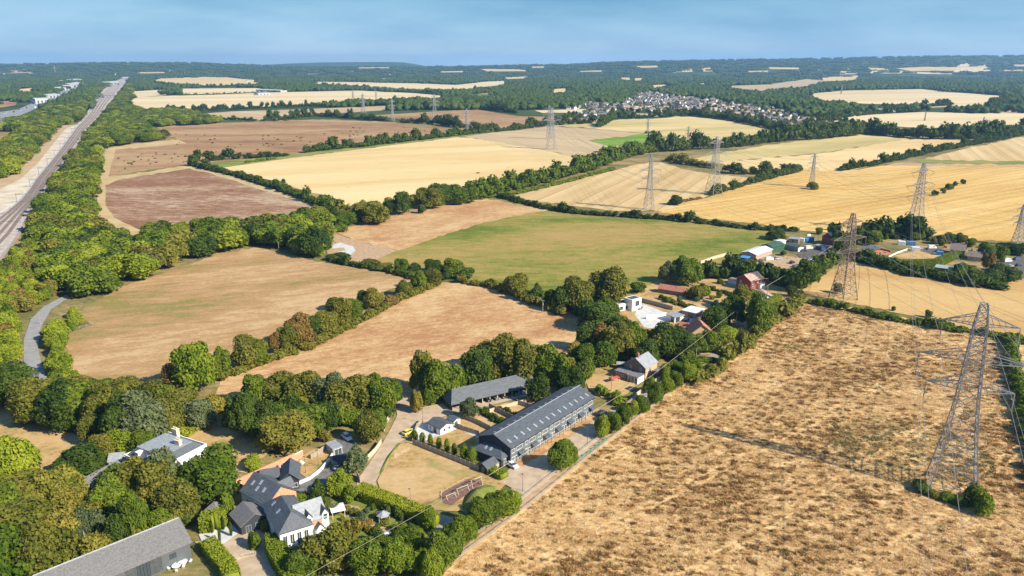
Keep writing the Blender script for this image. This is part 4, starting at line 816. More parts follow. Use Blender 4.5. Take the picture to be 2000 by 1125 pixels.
# slate terrace
HE,HR,TW=5.6,7.9,11.8
ter,TL=house('terraced_house_row','long two storey terrace in blue black weatherboard with slate roof and skylights',(997.5,875),(1160,775.7),TW,HE,HR,'clad','slate',z=5.6)
u=TL/7
for i in range(7):
    x=i*u
    window(ter,'f',x+.5,3.55,1.3,1.35,TL,TW,'white'); window(ter,'f',x+2.6,3.55,2.7,1.35,TL,TW,'white','window','glass',3)
    window(ter,'f',x+.5,.9,1.2,1.5,TL,TW,'white'); window(ter,'f',x+2.0,.1,.95,2.1,TL,TW,'white','door','glass',0)
    window(ter,'f',x+4.9,.9,.7,1.4,TL,TW,'dgrey','window','glass',0)
    p=MB(); b=[(x+3.2,-1.5,2.3),(x+5.6,-1.5,2.3),(x+5.6,0,3.15),(x+3.2,0,3.15)]; p.hull(b,[(q[0],q[1],q[2]+.14) for q in b]); p.tube((x+3.3,-1.4,0),(x+3.3,-1.4,2.4),.07); p.tube((x+5.5,-1.4,0),(x+5.5,-1.4,2.4),.07)
    p.build('porch',M['slate'],ter)
    window(ter,'f',x+3.7,.1,1.0,2.1,TL,TW,'white','door','cladd' if False else 'glass',0)
    for k in (0,1):
        skylight(ter,x+1.3+k*3.0,1.15,.62,1.3,TW,HE,HR,'f'); skylight(ter,x+1.3+k*3.0,3.9,.75,1.0,TW,HE,HR,'b')
c=MB(); c.tube((-.3,TW/2,HR+.2),(TL+.3,TW/2,HR+.2),.13); c.build('ridge_tiles',M['slate_pale'],ter)
c=MB(); c.box(-.02,TL+.02,-.52,-.40,HE-.28,HE-.14); c.build('gutter',M['black'],ter)
c=MB(); c.poly([(-.035,0,0),(-.035,0,HE),(-.035,TW/2,HR),(-.035,TW,HE),(-.035,TW,0)][::-1]); c.build('gable_cladding',M['cladd'],ter)
an,AL=house('annexe','single storey dark annexe with hipped slate roof at the near end of the terrace',(923.6,876),(979.4,897),6.6,2.8,4.7,'cladd','slate',hip=2.6,wins=[('r',.15,.2,1.0,2.1),('r',.5,.9,1.2,1.2)])
for k in (3.4,5.2): skylight(an,k,.9,.7,1.1,6.6,2.8,4.7,'f')
house('garden_shed','small black gabled shed inside the corner of the close boarded fence',(934,908),(951,915),4.6,2.0,3.0,'black','slate',axis='y',cat='shed',ov=.3,wins=[('f',.4,.1,.9,1.8,'wood')])
# open cart shed
o,rz,CL=frame((882.5,789),(1055.5,749),2.6); cs=thing('cart_shed','long open fronted cart shed with grey hipped slate roof and parked cars inside','cart shed',o,rz)
CW=7.4; m=MB(); m.box(0,CL,CW-.15,CW,0,2.6); m.box(0,.15,0,CW-.15,0,2.6); m.box(CL-.15,CL,0,CW-.15,0,2.6); m.box(CL-6,CL-5.85,.2,CW-.15,0,2.6)
m.box(CL*.62,CL*.62+.12,.2,CW-.15,0,2.6); m.box(CL*.33,CL*.33+.12,.2,CW-.15,0,2.6); m.build('wall',M['cladd'],cs)
m=MB(); slope_roof(m,CL,CW,2.6,5.9,'x',.4,hip=1.8); m.build('roof',M['slate'],cs)
m=MB(); m.box(.15,CL-.15,.0,.2,2.35,2.62); m.build('beam',M['wood'],cs)
for i in range(1,12):
    m=MB(); x=CL*i/12; m.box(x-.1,x+.1,0,.2,0,2.35); m.build('post',M['woodp'],cs)
m=MB(); m.box(CL-5.8,CL-.2,.02,.14,0,2.3); m.build('store_door',M['dgrey'],cs)
# garden room and sheds
gr_,gl_=house('garden_room','white walled garden room with grey roof on the white patio',(836,826),(860,837.5),5.0,2.4,3.3,'white','slate',ov=.4,cat='garden room',wins=[('f',.1,.8,1.0,1.1),('f',.45,.1,1.3,2.0,'black'),('r',.25,1.1,.7,.8,'black','window','glass',0),('r',.65,1.1,.7,.8,'black','window','glass',0)])
house('garden_shed','small pale shed with grey roof behind the white garden room',(873,818.5),(886,823.5),3.0,2.1,2.7,'white','slate',cat='shed',ov=.3,wins=[('r',.3,.2,.9,1.7,'wood')])
# brick cottage
ct,cl_=house('cottage','brown brick cottage with pale slate roof, brick chimney and white porch',(1222,708),(1261,719),8.2,4.8,7.6,'brick','slate_pale',z=4.9,axis='y',wins=[('f',.22,3.3,.8,1.2),('f',.72,3.3,.8,1.2),('r',.3,3.2,1.0,1.2),('r',.6,.9,1.0,1.2)],chim=[(4.1,1.4,9.0,'tile')])
m=MB(); m.box(cl_-.001,cl_+.02,.02,8.18,0,4.79); m.build('side_wall',M['brickt'],ct)
flat_block(ct,-1.8,3.2,-4.2,-.02,2.6,'brick','grey'); flat_block(ct,3.9,8.0,-4.6,-.02,2.5,'white','grey','porch')
for (x,w) in ((-1.0,.9),(.6,1.3)):
    wi=MB(); wi.box(x,x+w,-4.27,-4.2,1.0,2.0); q=wi.build('window',M['white'],ct); wi=MB(); wi.box(x+.1,x+w-.1,-4.29,-4.27,1.1,1.9); wi.build('pane',M['glass'],q)
for x in (4.2,5.5,6.8):
    wi=MB(); wi.box(x,x+.9,-4.66,-4.6,.3,2.2); wi.build('porch_glazing',M['glass'],ct)
house('carport','flat dark roofed carport on the far side of the brown cottage',(1271,723),(1286,729),4,2.3,2.3,'dgrey','grey',cat='carport',ov=.2,wins=[('f',.1,.1,1.4,2.0)])
house('oil_tank_shed','dark green shed with pale lid at the cottage lawn edge',(1204,712),(1219,713),2.6,1.9,1.9,'sheetg','sheetgg',cat='shed',ov=.1,wins=[('f',.3,.2,.8,1.4,'sheetg')])
# red brick house and neighbours
rh,rl=house('red_brick_house','tall dark red brick house with pinkish tiled roof by the lane bend',(1439,543),(1467,550),10.5,5.0,7.6,'brickr','tilep',axis='y',wins=[('f',.25,3.2,.9,1.3),('f',.65,.6,1.0,1.6),('f',.15,.6,1.0,1.6),('r',.1,3.2,1.4,1.2),('r',.5,3.2,1.4,1.2),('r',.78,3.2,1.2,1.2),('r',.12,.6,1.8,1.7),('r',.6,.6,1.8,1.7)])
flat_block(rh,-7.5,-.4,3,7,2.3,'white','tilep','outbuilding'); flat_block(rh,rl+.02,rl+1.8,5.8,9.4,2.8,'white','tilep','bay')
house('garage','white garage with pinkish tiled roof in front of the red brick house',(1472,570),(1482,580),6.5,2.5,4.0,'white','tilep',z=2.5,cat='garage',wins=[('f',.3,.2,1.8,1.9),('r',.3,.2,2.0,1.9)])
house('red_roofed_barn','low barn with long red clay roof at the pasture edge',(1286,563),(1335,571),5.0,2.4,4.1,'brick','tile',cat='barn',wins=[('f',.3,.1,1.8,1.9,'wood')])
# modern white house with courtyard
mh,ml=house('modern_house','flat roofed white modern house with dark windows and solar panels',(1209,596),(1233,592),6,3.2,3.2,'white','white',cat='house',ov=.1,wins=[('f',.55,.7,2.4,1.6,'dgrey'),('f',.1,.7,1.6,1.6,'dgrey')])
m=MB(); m.box(.6,ml-.8,1,5,3.46,3.56); m.build('solar_panel',M['dgrey'],mh)
mh2,ml2=house('modern_tower_block','taller white flat roofed block joined behind the modern house',(1235,587),(1253,582.5),5,5.4,5.4,'white','white',cat='house',ov=.1,wins=[('f',.35,2.2,2.6,2.4,'black','window','glass',0)])
m=MB(); m.box(.5,ml2-.5,.8,4.2,5.66,5.76); m.build('solar_panel',M['dgrey'],mh2)
house('pool_pavilion','white flat roofed open pavilion beside the white courtyard',(1318,620),(1335,616),5.2,2.7,2.7,'white','slate_pale',cat='pavilion',ov=.5,wins=[('f',.1,.1,2.6,2.3,'dgrey'),('l',.1,.1,1.8,2.3,'black')])
house('garage','white topped grey garage beyond the courtyard pavilion',(1358,612),(1375,604),6.4,2.8,2.8,'wood','sheetw',cat='garage',ov=.4,wins=[('l',.2,.1,2.4,2.2,'dgrey')])
th_,tl_=house('red_tiled_house','house with steep red clay tiled roof beside the lane',(1351,650),(1392,650),9.5,3.0,6.4,'brickt','tile',axis='y',ov=.5,wins=[('f',.15,.8,2.0,1.2),('f',.6,.8,1.6,1.2),('r',.3,.8,1.2,1.2)],chim=[(4.3,6.0,7.4,'brick')])
house('low_wing','low red tiled wing left of the steep red tiled house',(1326,638),(1354,643),4.0,2.4,4.0,'brickt','tile',cat='outbuilding',wins=[('f',.2,.7,1.0,1.1),('f',.6,.7,1.0,1.1)])
# yard buildings
house('workshop','long workshop with white sheet roof and pinkish wall in the yard',(1477,498),(1508.5,487),9.5,3.0,4.2,'tilep','sheetw',cat='workshop',wins=[('f',.15,1,1,1),('f',.35,1,1,1),('f',.55,1,1,1),('f',.75,1,1,1)])
house('lean_to_shed','dark shed with bright blue sheet roof left of the workshop',(1445,503),(1459,505),5,2.3,2.3,'cladd','bluep',cat='shed',wins=[('f',.2,.1,2.5,1.9,'black')])
house('green_shed','dark green steel shed with bright green door in the yard',(1508.5,483),(1532.6,477),7.5,3.8,5.0,'sheetg','sheetg',cat='shed',wins=[('r',.15,.1,3.4,3.2,'greenp','door','greenp' if 'greenp' in M else 'glass',0)])
house('grey_cabin','long blue grey mobile cabin with white end beside the green shed',(1534,478),(1559,484),5.2,2.6,3.6,'slate_pale','slate',cat='cabin',wins=[('f',.1,1,1.3,1),('f',.4,1,1.3,1),('f',.75,.1,.9,2),('r',.02,.05,4.8,2.5,'white','end_panel','white',0)])
house('red_yard_house','dark red house with white roof at the back of the yard',(1606,461),(1627,465),10,5.0,7.8,'brickr','sheetw',z=5,axis='y',wins=[('r',.1,3.2,1.3,1.2),('r',.45,3.2,1.3,1.2),('r',.75,3.2,1.3,1.2),('r',.3,.7,1.8,1.6)],chim=[(4,5,9,'white')])
house('site_cabin','low white and black site cabin in front of the red yard house',(1591,479),(1612,483),4,2.5,2.5,'white','slate_pale',cat='cabin',wins=[('f',.1,.1,4.0,2.2,'black'),('r',.3,.2,1,2)])
house('timber_shed','pale roofed timber shed at the left back corner of the yard',(1541,466),(1560,468),6,2.4,3.0,'wood','slate_pale',cat='shed',wins=[('f',.3,.2,1.2,1.8,'wood')])
house('white_shed','small white roofed shed behind the green shed',(1521,472),(1535,470),4,2.4,2.6,'white','sheetw',cat='shed',wins=[('f',.3,.2,1.2,1.8,'white')])
bg_,bl_=house('bungalow','orange timber bungalow with wide dark gabled roof behind the clipped hedge',(1699,491),(1739,489),8,2.6,4.4,'orange','grey',axis='y',ov=.9,wins=[('f',.2,.6,1.8,1.5),('f',.45,.1,1.8,2),('f',.7,.6,1.8,1.5),('r',.2,.8,1.2,1.2,'black'),('r',.6,.8,1.2,1.2,'black')])
house('tiled_house','house with brown tiled roof and pink end wall behind the farmyard',(1856,487),(1885,490),8,3.0,6.2,'tilep','tileb',wins=[('f',.2,1,1.2,1.1),('f',.6,1,1.2,1.1),('r',.4,1,1.2,1.1)],chim=[(2,4,7.4,'brick'),(8,4,7.4,'brick')])
house('tiled_house','lower brown tiled house nearest the parked vans',(1890,500),(1917,503),7,2.8,5.4,'tilep','tileb',wins=[('f',.2,1,1.2,1.1),('f',.6,1,1.2,1.1)],chim=[(1.5,3.5,6.6,'brickt'),(8,3.5,6.6,'brickt')])
house('canopy_barn','open barn with weathered grey green sheet roof in the long hedge',(1827,522),(1857,526),7,3.4,4.0,'cladd','sheetgg',cat='barn',wins=[('f',.1,.1,8.0,2.8,'black')])
house('long_shed','long low shed with dark tiled roof right of the canopy barn',(1876,526),(1926,534),6,2.4,4.0,'wood','tileb',cat='shed',wins=[('f',.3,.8,1.4,1),('f',.7,.8,1.4,1)])
# bottom left: barn, white house, slate complex
A_=G(88,1178,5.0)
bb,bbl=house('converted_barn','big converted barn with lichened pale slate roof and dark glazed front',(88,1178),(370,1058),11.5,4.6,7.9,'cladg','slate_old',z=4.6,ov=.5,cat='barn',wins=[('f',.84,2.2,1.5,1.3,'cladd'),('f',.70,.4,2.4,3.8,'dgrey','dark_cladding','dgrey',0),('f',.60,.4,2.8,3.9,'black','window','glass',3),('f',.52,.4,2.2,3.8,'dgrey','dark_cladding','dgrey',0),('f',.44,2.0,1.2,1.4,'white'),('f',.3,2.0,1.2,1.4,'white'),('r',.3,1,1.2,1.4,'white')])
m=MB(); m.tube((-.3,5.75,8.12),(bbl+.3,5.75,8.12),.2); m.build('ridge_tiles',M['slate_pale'],bb)
for i in range(6): skylight(bb,bbl-6-i*5,3.2,2.4,1.6,11.5,4.6,7.9,'b')
o,rz,L=frame((245,890),(318,916),6.2); wh=thing('white_country_house','large white country house with grey lead roof and cream chimneys among trees','house',o,rz); Wd=14.0
m=MB(); m.box(0,L,0,Wd,0,6.2); m.build('wall',M['white'],wh)
m=MB(); m.box(-.25,L+.25,-.25,0,6.2,6.55); m.box(-.25,L+.25,Wd,Wd+.25,6.2,7.1); m.box(L,L+.25,0,Wd,6.2,7.1); m.box(-.25,0,0,Wd,6.2,6.55); m.build('parapet',M['white'],wh)
m=MB(); m.hull([(0.1,.1,6.2),(L-.1,.1,6.2),(L-.1,Wd-.1,6.2),(.1,Wd-.1,6.2)],[(2.0,2.4,8.2),(L-2.4,2.4,8.2),(L-2.4,Wd-2.4,8.2),(2.,Wd-2.4,8.2)]); ro=m.build('roof',M['slate'],wh)
m=MB(); m.box(1.9,L-2.3,2.3,Wd-2.3,8.2,8.35); m.build('lead_flat',M['slate_pale'],ro)
for (cx,cy) in ((L*.30,Wd*.93),(L*.72,Wd*.62)):
    m=MB(); m.box(cx-1.0,cx+1.0,cy-.5,cy+.5,6.3,9.6); m.box(cx-1.1,cx+1.1,cy-.6,cy+.6,9.6,9.8)
    for s in (-.6,0,.6): m.tube((cx+s,cy,9.8),(cx+s,cy,10.3),.17,.14,8)
    m.build('chimney',M['cream'],ro)
for x in (3.5,8.5):
    m=MB(); m.box(x,x+1.4,.5,2.6,6.6,8.0); d_=m.build('dormer',M['white'],ro); m=MB(); m.box(x+.25,x+1.15,.46,.5,6.9,7.7); m.build('pane',M['glass'],d_)
for x in (1.5,4.5,7.5,10.5):
    for z in (1.0,3.8): window(wh,'f',x,z,1.1,1.7,L,Wd)
for y in (2,6,10):
    for z in (1.0,3.8): window(wh,'r',y,z,1.1,1.7,L,Wd)
house('slate_outhouse','low grey slate roofed outhouse left of the white country house',(150,962),(243,912),4.6,2.4,3.9,'brick','slate_old',z=2.4,cat='outbuilding',wins=[('f',.7,.8,1,1)])
house('garden_house','small pale gabled garden house behind the grey outhouse',(212,902),(238,899),5,2.4,3.6,'cream','slate_pale',z=2.4,cat='outbuilding',wins=[('r',.3,.8,1,1),('f',.3,.3,2,1.8)])
sa,sal=house('slate_house','slate roofed house with four skylights beside the orange garden wall',(471,959),(521,987),8.8,4.3,7.6,'white','slate',z=4.3,wins=[('f',.2,2.0,.8,1.1),('f',.45,2.0,.8,1.1),('f',.7,2.0,.8,1.1),('r',.3,1,1.4,1.4),('r',.65,1,1.4,1.4)])
m=MB(); m.poly([(sal+.03,0,0),(sal+.03,8.8,0),(sal+.03,8.8,4.3),(sal+.03,4.4,7.6),(sal+.03,0,4.3)]); m.build('brick_gable',M['bricko'],sa)
for (a,b) in ((1.6,1.8),(4.2,1.2),(4.0,2.6),(6.6,1.6)): skylight(sa,a,b,.7,1.1,8.8,4.3,7.6,'f')
m=MB(); slope_roof(m,3,4.4,5.0,6.6,'y',.3); cgr=m.build('cross_gable_roof',M['slate'],sa); cgr.location=(sal*.55,5.2,0)
m=MB(); gable_walls(m,3,4.4,5.0,6.6,'y'); cgw=m.build('cross_gable',M['slate_pale'],sa); cgw.location=(sal*.55,5.2,0)
sb,sbl=house('slate_house','white slate roofed house with glazed front and hipped roof, between two gabled ones',(514,985),(546,1042),7.6,5.0,7.7,'white','slate',z=5.0,hip=3.0,wins=[('f',.15,3.2,.8,1.1),('f',.4,3.2,.8,1.1),('f',.65,3.2,.8,1.1),('f',.85,3.2,.8,1.1),('r',.08,.3,1.1,3.6),('r',.3,.3,1.1,3.6),('r',.52,.3,1.1,3.6),('r',.74,.3,1.1,3.6)])
skylight(sb,3,1.2,.7,1.1,7.6,5,7.7,'f'); skylight(sb,7,1.2,.7,1.1,7.6,5,7.7,'f'); skylight(sb,8.5,1.6,.8,1.2,7.6,5,7.7,'b')
sc_,scl=house('gabled_cottage_wing','white and brick cottage wing with pale slate roof and two dormer gables',(586,1024),(637,1007),7.6,4.3,7.4,'white','slate_pale',z=4.3,wins=[('f',.1,.8,1.2,1.4),('f',.7,.8,1.2,1.4),('r',.4,1,1.2,1.4)])
m=MB(); m.box(.3,scl-1.2,-.05,-.003,2.5,3.9); m.build('brick_band',M['bricko'],sc_)
for x in (1.4,5.4):
    m=MB(); gable_walls(m,1.7,2.4,5.2,6.4,'y'); d_=m.build('dormer',M['white'],sc_); d_.location=(x,-.12,0)
    m=MB(); slope_roof(m,1.7,2.4,5.2,6.4,'y',.2,.1); m.build('dormer_roof',M['slate'],d_); m=MB(); m.box(.4,1.3,-.05,0,3.6,5.0); m.build('pane',M['glass'],d_)
m=MB(); gable_walls(m,2.0,1.4,2.3,3.5,'y'); d_=m.build('porch',M['white'],sc_); d_.location=(3.4,-1.45,0); m=MB(); slope_roof(m,2.0,1.4,2.3,3.5,'y',.2,.1); m.build('porch_roof',M['slate'],d_)
house('black_annexe','dark clad annexe with slate gable roof facing the courtyard',(548,939),(583,935),8.0,3.2,5.2,'cladd','slate',z=3.2,axis='y',cat='outbuilding',wins=[('f',.15,.2,1.4,2),('f',.6,.8,1.6,1.3)])
house('link_building','low slate roofed link between the brick gabled house and the dark annexe',(511,936),(545,930),5.0,2.8,4.2,'cladd','slate',z=2.8,cat='outbuilding',wins=[('f',.4,.8,1.2,1.2)])
ob,obl=house('slate_outbuilding','small weathered slate outbuilding with open porch left of the white house',(450,1004),(471,1028),6.8,2.7,4.6,'cladd','slate_old',z=2.7,cat='outbuilding',wins=[('r',.15,.1,1.4,2.1,'slate_pale'),('r',.5,.1,1.4,2.1,'slate_pale')])
house('summerhouse','small summerhouse with hipped grey roof between dark trees and clipped hedge',(393,1003),(424,1006),5,2.3,4.2,'cream','slate_old',z=2.3,hip=2.2,cat='summerhouse',wins=[('f',.3,.3,1.5,1.6)])
house('garage','grey garage with flat roof beside the parked white estate car',(650,878),(668,872),4.6,2.3,2.3,'slate_pale','slate_pale',cat='garage',ov=.15,wins=[('f',.15,.1,2.4,2.0,'white')])
# canopies and small garden structures
def canopy_frame(name,label,px,sz,h,roof,post,cat,pyr=False,rz=.4):
    g=G(*px); root=thing(name,label,cat,(g.x,g.y,0),rz); a=sz/2
    for sx in (-1,1):
        for sy in (-1,1):
            m=MB(); m.box(sx*a-.07,sx*a+.07,sy*a-.07,sy*a+.07,0,h); m.build('post',M[post],root)
    m=MB()
    if pyr:
        b=[(a*1.35*math.cos(k*math.pi/3),a*1.35*math.sin(k*math.pi/3)) for k in range(6)]
        m.hull([(x,y,h) for x,y in b],[(x*.08,y*.08,h+1.1) for x,y in b])
    else: m.box(-a-.3,a+.3,-a-.3,a+.3,h,h+.16)
    m.build('roof',M[roof],root); return root
canopy_frame('carport','black flat roofed carport in the asphalt courtyard',(664,911),4.4,2.3,'black','black','carport')
canopy_frame('gazebo','small gazebo with pointed pale slate roof in the planted garden',(749,1020),2.6,2.2,'slate_pale','wood','gazebo',True)
canopy_frame('pergola','white topped pergola beside the dormer gabled cottage wing',(660,1008),3.0,2.3,'white','woodp','pergola')
g_=G(1199,746); rt=thing('garden_cover','red and pink canvas cover on poles beside the cottage drive','canopy',(g_.x,g_.y,0),.5)
m=MB(); m.hull([(-1.9,-1.1,1.7),(1.9,-1.1,1.7),(1.9,1.1,1.7),(-1.9,1.1,1.7)],[(-1.5,-.1,2.1),(1.5,-.1,2.1),(1.5,.1,2.1),(-1.5,.1,2.1)]); m.build('canvas',M['redp'],rt)
for sx in (-1.8,1.8):
    for sy in (-1,1): m=MB(); m.tube((sx,sy,0),(sx,sy,1.7),.05); m.build('pole',M['white'],rt)
g_=G(1234,746); kb=thing('telephone_kiosk','red telephone kiosk standing in front of the cottage porch','kiosk',(g_.x,g_.y,0),.3)
m=MB(); m.box(-.5,.5,-.5,.5,0,2.4); m.hull([(-.55,-.55,2.4),(.55,-.55,2.4),(.55,.55,2.4),(-.55,.55,2.4)],[(-.3,-.3,2.65),(.3,-.3,2.65),(.3,.3,2.65),(-.3,.3,2.65)]); m.build('body',M['redp'],kb); m=MB(); m.box(-.35,.35,-.53,-.5,.5,2.1); m.build('glazing',M['glass'],kb)
# trampoline at the modern house
g_=G(1247,604); tp=thing('trampoline','round netted garden trampoline on the white courtyard corner','trampoline',(g_.x,g_.y,0))
m=MB(); m.lathe([(1.6,.8),(1.9,.8),(1.9,.9),(1.6,.9)],20); m.build('frame_ring',M['steel'],tp); m=MB(); m.lathe([(0,.84),(1.6,.84)],20); m.build('bed',M['black'],tp)
for k in range(8):
    a=k*math.pi/4; m=MB(); m.tube((1.85*math.cos(a),1.85*math.sin(a),0),(1.85*math.cos(a),1.85*math.sin(a),2.3),.04); m.build('pole',M['black'],tp)
# swimming pool
sheet('pool_water',[(20,962),(30,951),(62,936),(84,924),(92,927),(70,941),(35,962)],M['water'])
# containers
def container(label,A,B,W,h,mat):
    o,rz,L=frame(A,B); r_=thing('storage_container',label,'container',o,rz)
    m=MB(); m.box(0,L,0,W,.12,h)
    k=int(L/.4)
    for i in range(k): m.box(i*L/k+.05,i*L/k+.22,-.05,0,.25,h-.15)
    m.build('shell',M[mat],r_); m=MB(); m.box(L,L+.05,.1,W/2-.03,.2,h-.1); m.box(L,L+.05,W/2+.03,W-.1,.2,h-.1); m.build('door',M[mat],r_)
container('blue storage container behind the bungalow',(1771,480),(1788,481),2.5,2.7,'bluep')
container('white and red hoarded container between bungalow and blue container',(1754,479),(1768,480),2.5,2.6,'white')
container('blue covered container near the red yard house',(1574,474),(1590,471),2.5,2.6,'bluep')
container('white container left of the blue covered one in the yard',(1556,472),(1570,474),2.5,2.5,'white')
container('dark blue container by the clipped hedge end',(1829,499),(1842,500),2.5,2.4,'bluep')
container('white box container by the farmyard caravan',(1780,490),(1797,491),2.5,2.4,'sheetw')
# walls
def wall(path,h,t,mat,label,name='garden_wall',cap=None):
    pts=[G(*p) for p in path]; base=pts[0]; m=MB(); c=MB()
    for a,b in zip(pts[:-1],pts[1:]):
        d=(b-a).normalized(); n=Vector((-d.y,d.x,0))*t/2; a2=a-base; b2=b-base-d*.01
        q=[a2-n,b2-n,b2+n,a2+n]; m.hull([(v.x,v.y,0) for v in q],[(v.x,v.y,h) for v in q])
        n2=n*1.4; q=[a2-n2,b2-n2,b2+n2,a2+n2]; c.hull([(v.x,v.y,h) for v in q],[(v.x,v.y,h+.08) for v in q])
    r_=thing(name,label,'wall',base); m.build('wall_face',M[mat],r_); c.build('coping',M[cap or mat],r_); return r_
wall([(462,955),(500,937),(577,901)],2.6,.25,'bricko','orange brick garden wall behind the slate roofed house')
wall([(577,901),(592,893)],2.2,.25,'bricko','short orange brick wall end with white coping',cap='white')
wall([(583,948),(606,938),(626,922),(645,900),(654,884),(652,872)],1.0,.35,'white','curving low white wall around the asphalt courtyard')
wall([(1250,590),(1282,598),(1314,607)],2.2,.3,'wood','brown slatted wall along the white courtyard')
wall([(1262,624),(1285,622),(1301,618)],1.9,.3,'white','white courtyard wall in front of the pavilion')
wall([(1368,516),(1395,506),(1425,498)],1.8,.3,'woodp','pale concrete panel wall at the pasture corner')
wall([(1196,787),(1222,795),(1234,786)],1.4,.3,'brick','low brick wall at the cottage forecourt')
wall([(1588,513),(1605,506),(1622,503)],1.6,.3,'orange','orange painted wall at the yard entrance')
wall([(-20,526),(20,519),(52,513)],1.6,1.2,'sheetw','pale concrete bridge parapet at the left edge of the woods')
# ------------------------------------------------------------------ fences
def rail_fence(path,label,h=1.1,sp=3.0,rails=3,mat='woodp',grp='timber fences',name='post_and_rail_fence'):
    pts=[G(*p) for p in path]; base=pts[0]; r_=thing(name,label,'fence',base,0,grp); pm=MB(); rm=MB(); pm.box(-.07,.07,-.07,.07,0,h+.08); pme=pm.mesh('post',M[mat]); cnt=0; xm=MB()
    for a,b in zip(pts[:-1],pts[1:]):
        L=(b-a).length; n=max(1,round(L/sp)); a2=a-base; d=(b-a)/n
        for i in range(n):
            q=a2+d*i; cnt+=1
            if cnt<=98: quick('post',pme,r_,q)
            else: xm.box(q.x-.07,q.x+.07,q.y-.07,q.y+.07,0,h+.08)
            for k in range(rails):
                z=h*(k+1)/rails-.08; rm.tube((q.x,q.y,z),(q.x+d.x,q.y+d.y,z),.05,n=4)
    rm.build('rails',M[mat],r_)
    if xm.v: tag(xm.build('far_posts',M[mat],r_),kind='stuff')
    return r_
rail_fence([(620,1325),(828,1140),(1000,1016),(1180,870),(1300,775),(1346,738)],'outer pale post and rail fence beside the rough field')
rail_fence([(605,1320),(812,1136),(988,1003),(1168,858),(1290,768),(1330,740)],'inner pale post and rail fence along the young street trees')
rail_fence([(800,880),(770,895)],'short pale rail fence by the yellow car')
rail_fence([(500,1085),(475,1090),(452,1102)],'white rail gate fence across the gravel yard at the bottom')
rail_fence([(137,650),(155,642),(183,634)],'old grey field fence at the corner of the dry pasture',mat='wood')
rail_fence([(1455,1),(1455,1)],'x') if False else None
def board_fence(path,label,h=1.8,mat='wood',name='close_board_fence'):
    pts=[G(*p) for p in path]; base=pts[0]; r_=thing(name,label,'fence',base,0,'board fences'); pm=MB(); bm_=MB()
    for a,b in zip(pts[:-1],pts[1:]):
        L=(b-a).length; n=max(1,round(L/1.83)); a2=a-base; d=(b-a)/n; u_=d.normalized(); nn=Vector((-u_.y,u_.x,0))*.03
        for i in range(n):
            q=a2+d*i; pm.box(q.x-.07,q.x+.07,q.y-.07,q.y+.07,0,h+.12)
            k=9
            for j in range(k):
                s=q+d*(j/k); e_=q+d*((j+.92)/k); c=[s-nn*(1+.5*(j%2)),e_-nn*(1+.5*(j%2)),e_+nn,s+nn]; bm_.hull([(v.x,v.y,.05) for v in c],[(v.x,v.y,h) for v in c])
    pm.build('posts',M['woodp'],r_); bm_.build('boards',M[mat],r_); return r_
board_fence([(806,868),(850,886),(900,906),(953,928)],'grey close boarded fence behind the columnar garden trees')
board_fence([(807,862),(814,838),(826,826)],'short close boarded fence at the patio corner')
board_fence([(953,928),(970,917),(980,908)],'pale board fence beside the white coupe',mat='woodp')
board_fence([(1240,778),(1262,762),(1294,739)],'pale board fence between cottage and lane',mat='woodp')
board_fence([(769,805),(757,825),(750,844)],'board fence between the wood and the block paved drive',mat='woodp')
board_fence([(745,868),(733,885),(718,900)],'board fence beside the conifer on the block paved drive',mat='woodp')
board_fence([(608,898),(630,884),(648,872)],'long grey board fence left of the grey garage')
board_fence([(704,945),(697,930)],'small board fence at the drive bend',mat='woodp')
board_fence([(880,830),(905,842),(936,852)],'garden divider fence from garden room to terrace')
board_fence([(905,818),(935,830),(958,842)],'garden divider fence second from the near end of the terrace')
board_fence([(955,797),(985,812),(1008,824)],'garden divider fence in the middle of the terrace gardens')
board_fence([(1010,790),(1040,800)],'garden divider fence farther up the terrace gardens')
board_fence([(925,815),(990,797),(1050,780)],'pale fence closing the terrace gardens from the cart shed drive',mat='woodp',h=1.4)
board_fence([(1372,590),(1400,597),(1440,606)],'dark fence across the red brick house garden',h=1.5)
board_fence([(1735,504),(1752,496),(1772,489)],'white picket fence beside the orange bungalow',h=1.3,mat='white')
board_fence([(1455,548),(1500,552),(1535,556)],'grey fence behind the red brick house forecourt',h=1.6)
# hornbeams inside the fence, cypresses on the terrace
for i,(x,y,hp,nm) in enumerate([(811,862,20,'nearest the garden room'),(825,866,20,'second from the garden room'),(841,871,22,'third from the garden room'),(858,876,20,'fourth from the garden room'),(873,883,24,'fifth from the garden room'),(888,889,21,'sixth from the garden room'),(906,899,28,'seventh from the garden room'),(922,904,28,'last before the annexe')]):
    g=G(x,y); tree_at((g.x,g.y,0),2.1+(.8 if i>5 else 0),hp/5.9/.9,'column','bright','small upright garden tree inside the grey fence, '+nm,'upright trees inside the fence','hornbeam')
for i,(x,y,nm) in enumerate([(430,1060,'nearest the bottom hedge'),(452,1048,'nearest the outbuilding'),(415,1042,'by the clipped hedge'),(437,1036,'behind the other two')]):
    g=G(x,y); tree_at((g.x,g.y,0),.9,4.2,'column','dark','slim dark cypress on the paved terrace, '+nm,'cypresses on the terrace','cypress')
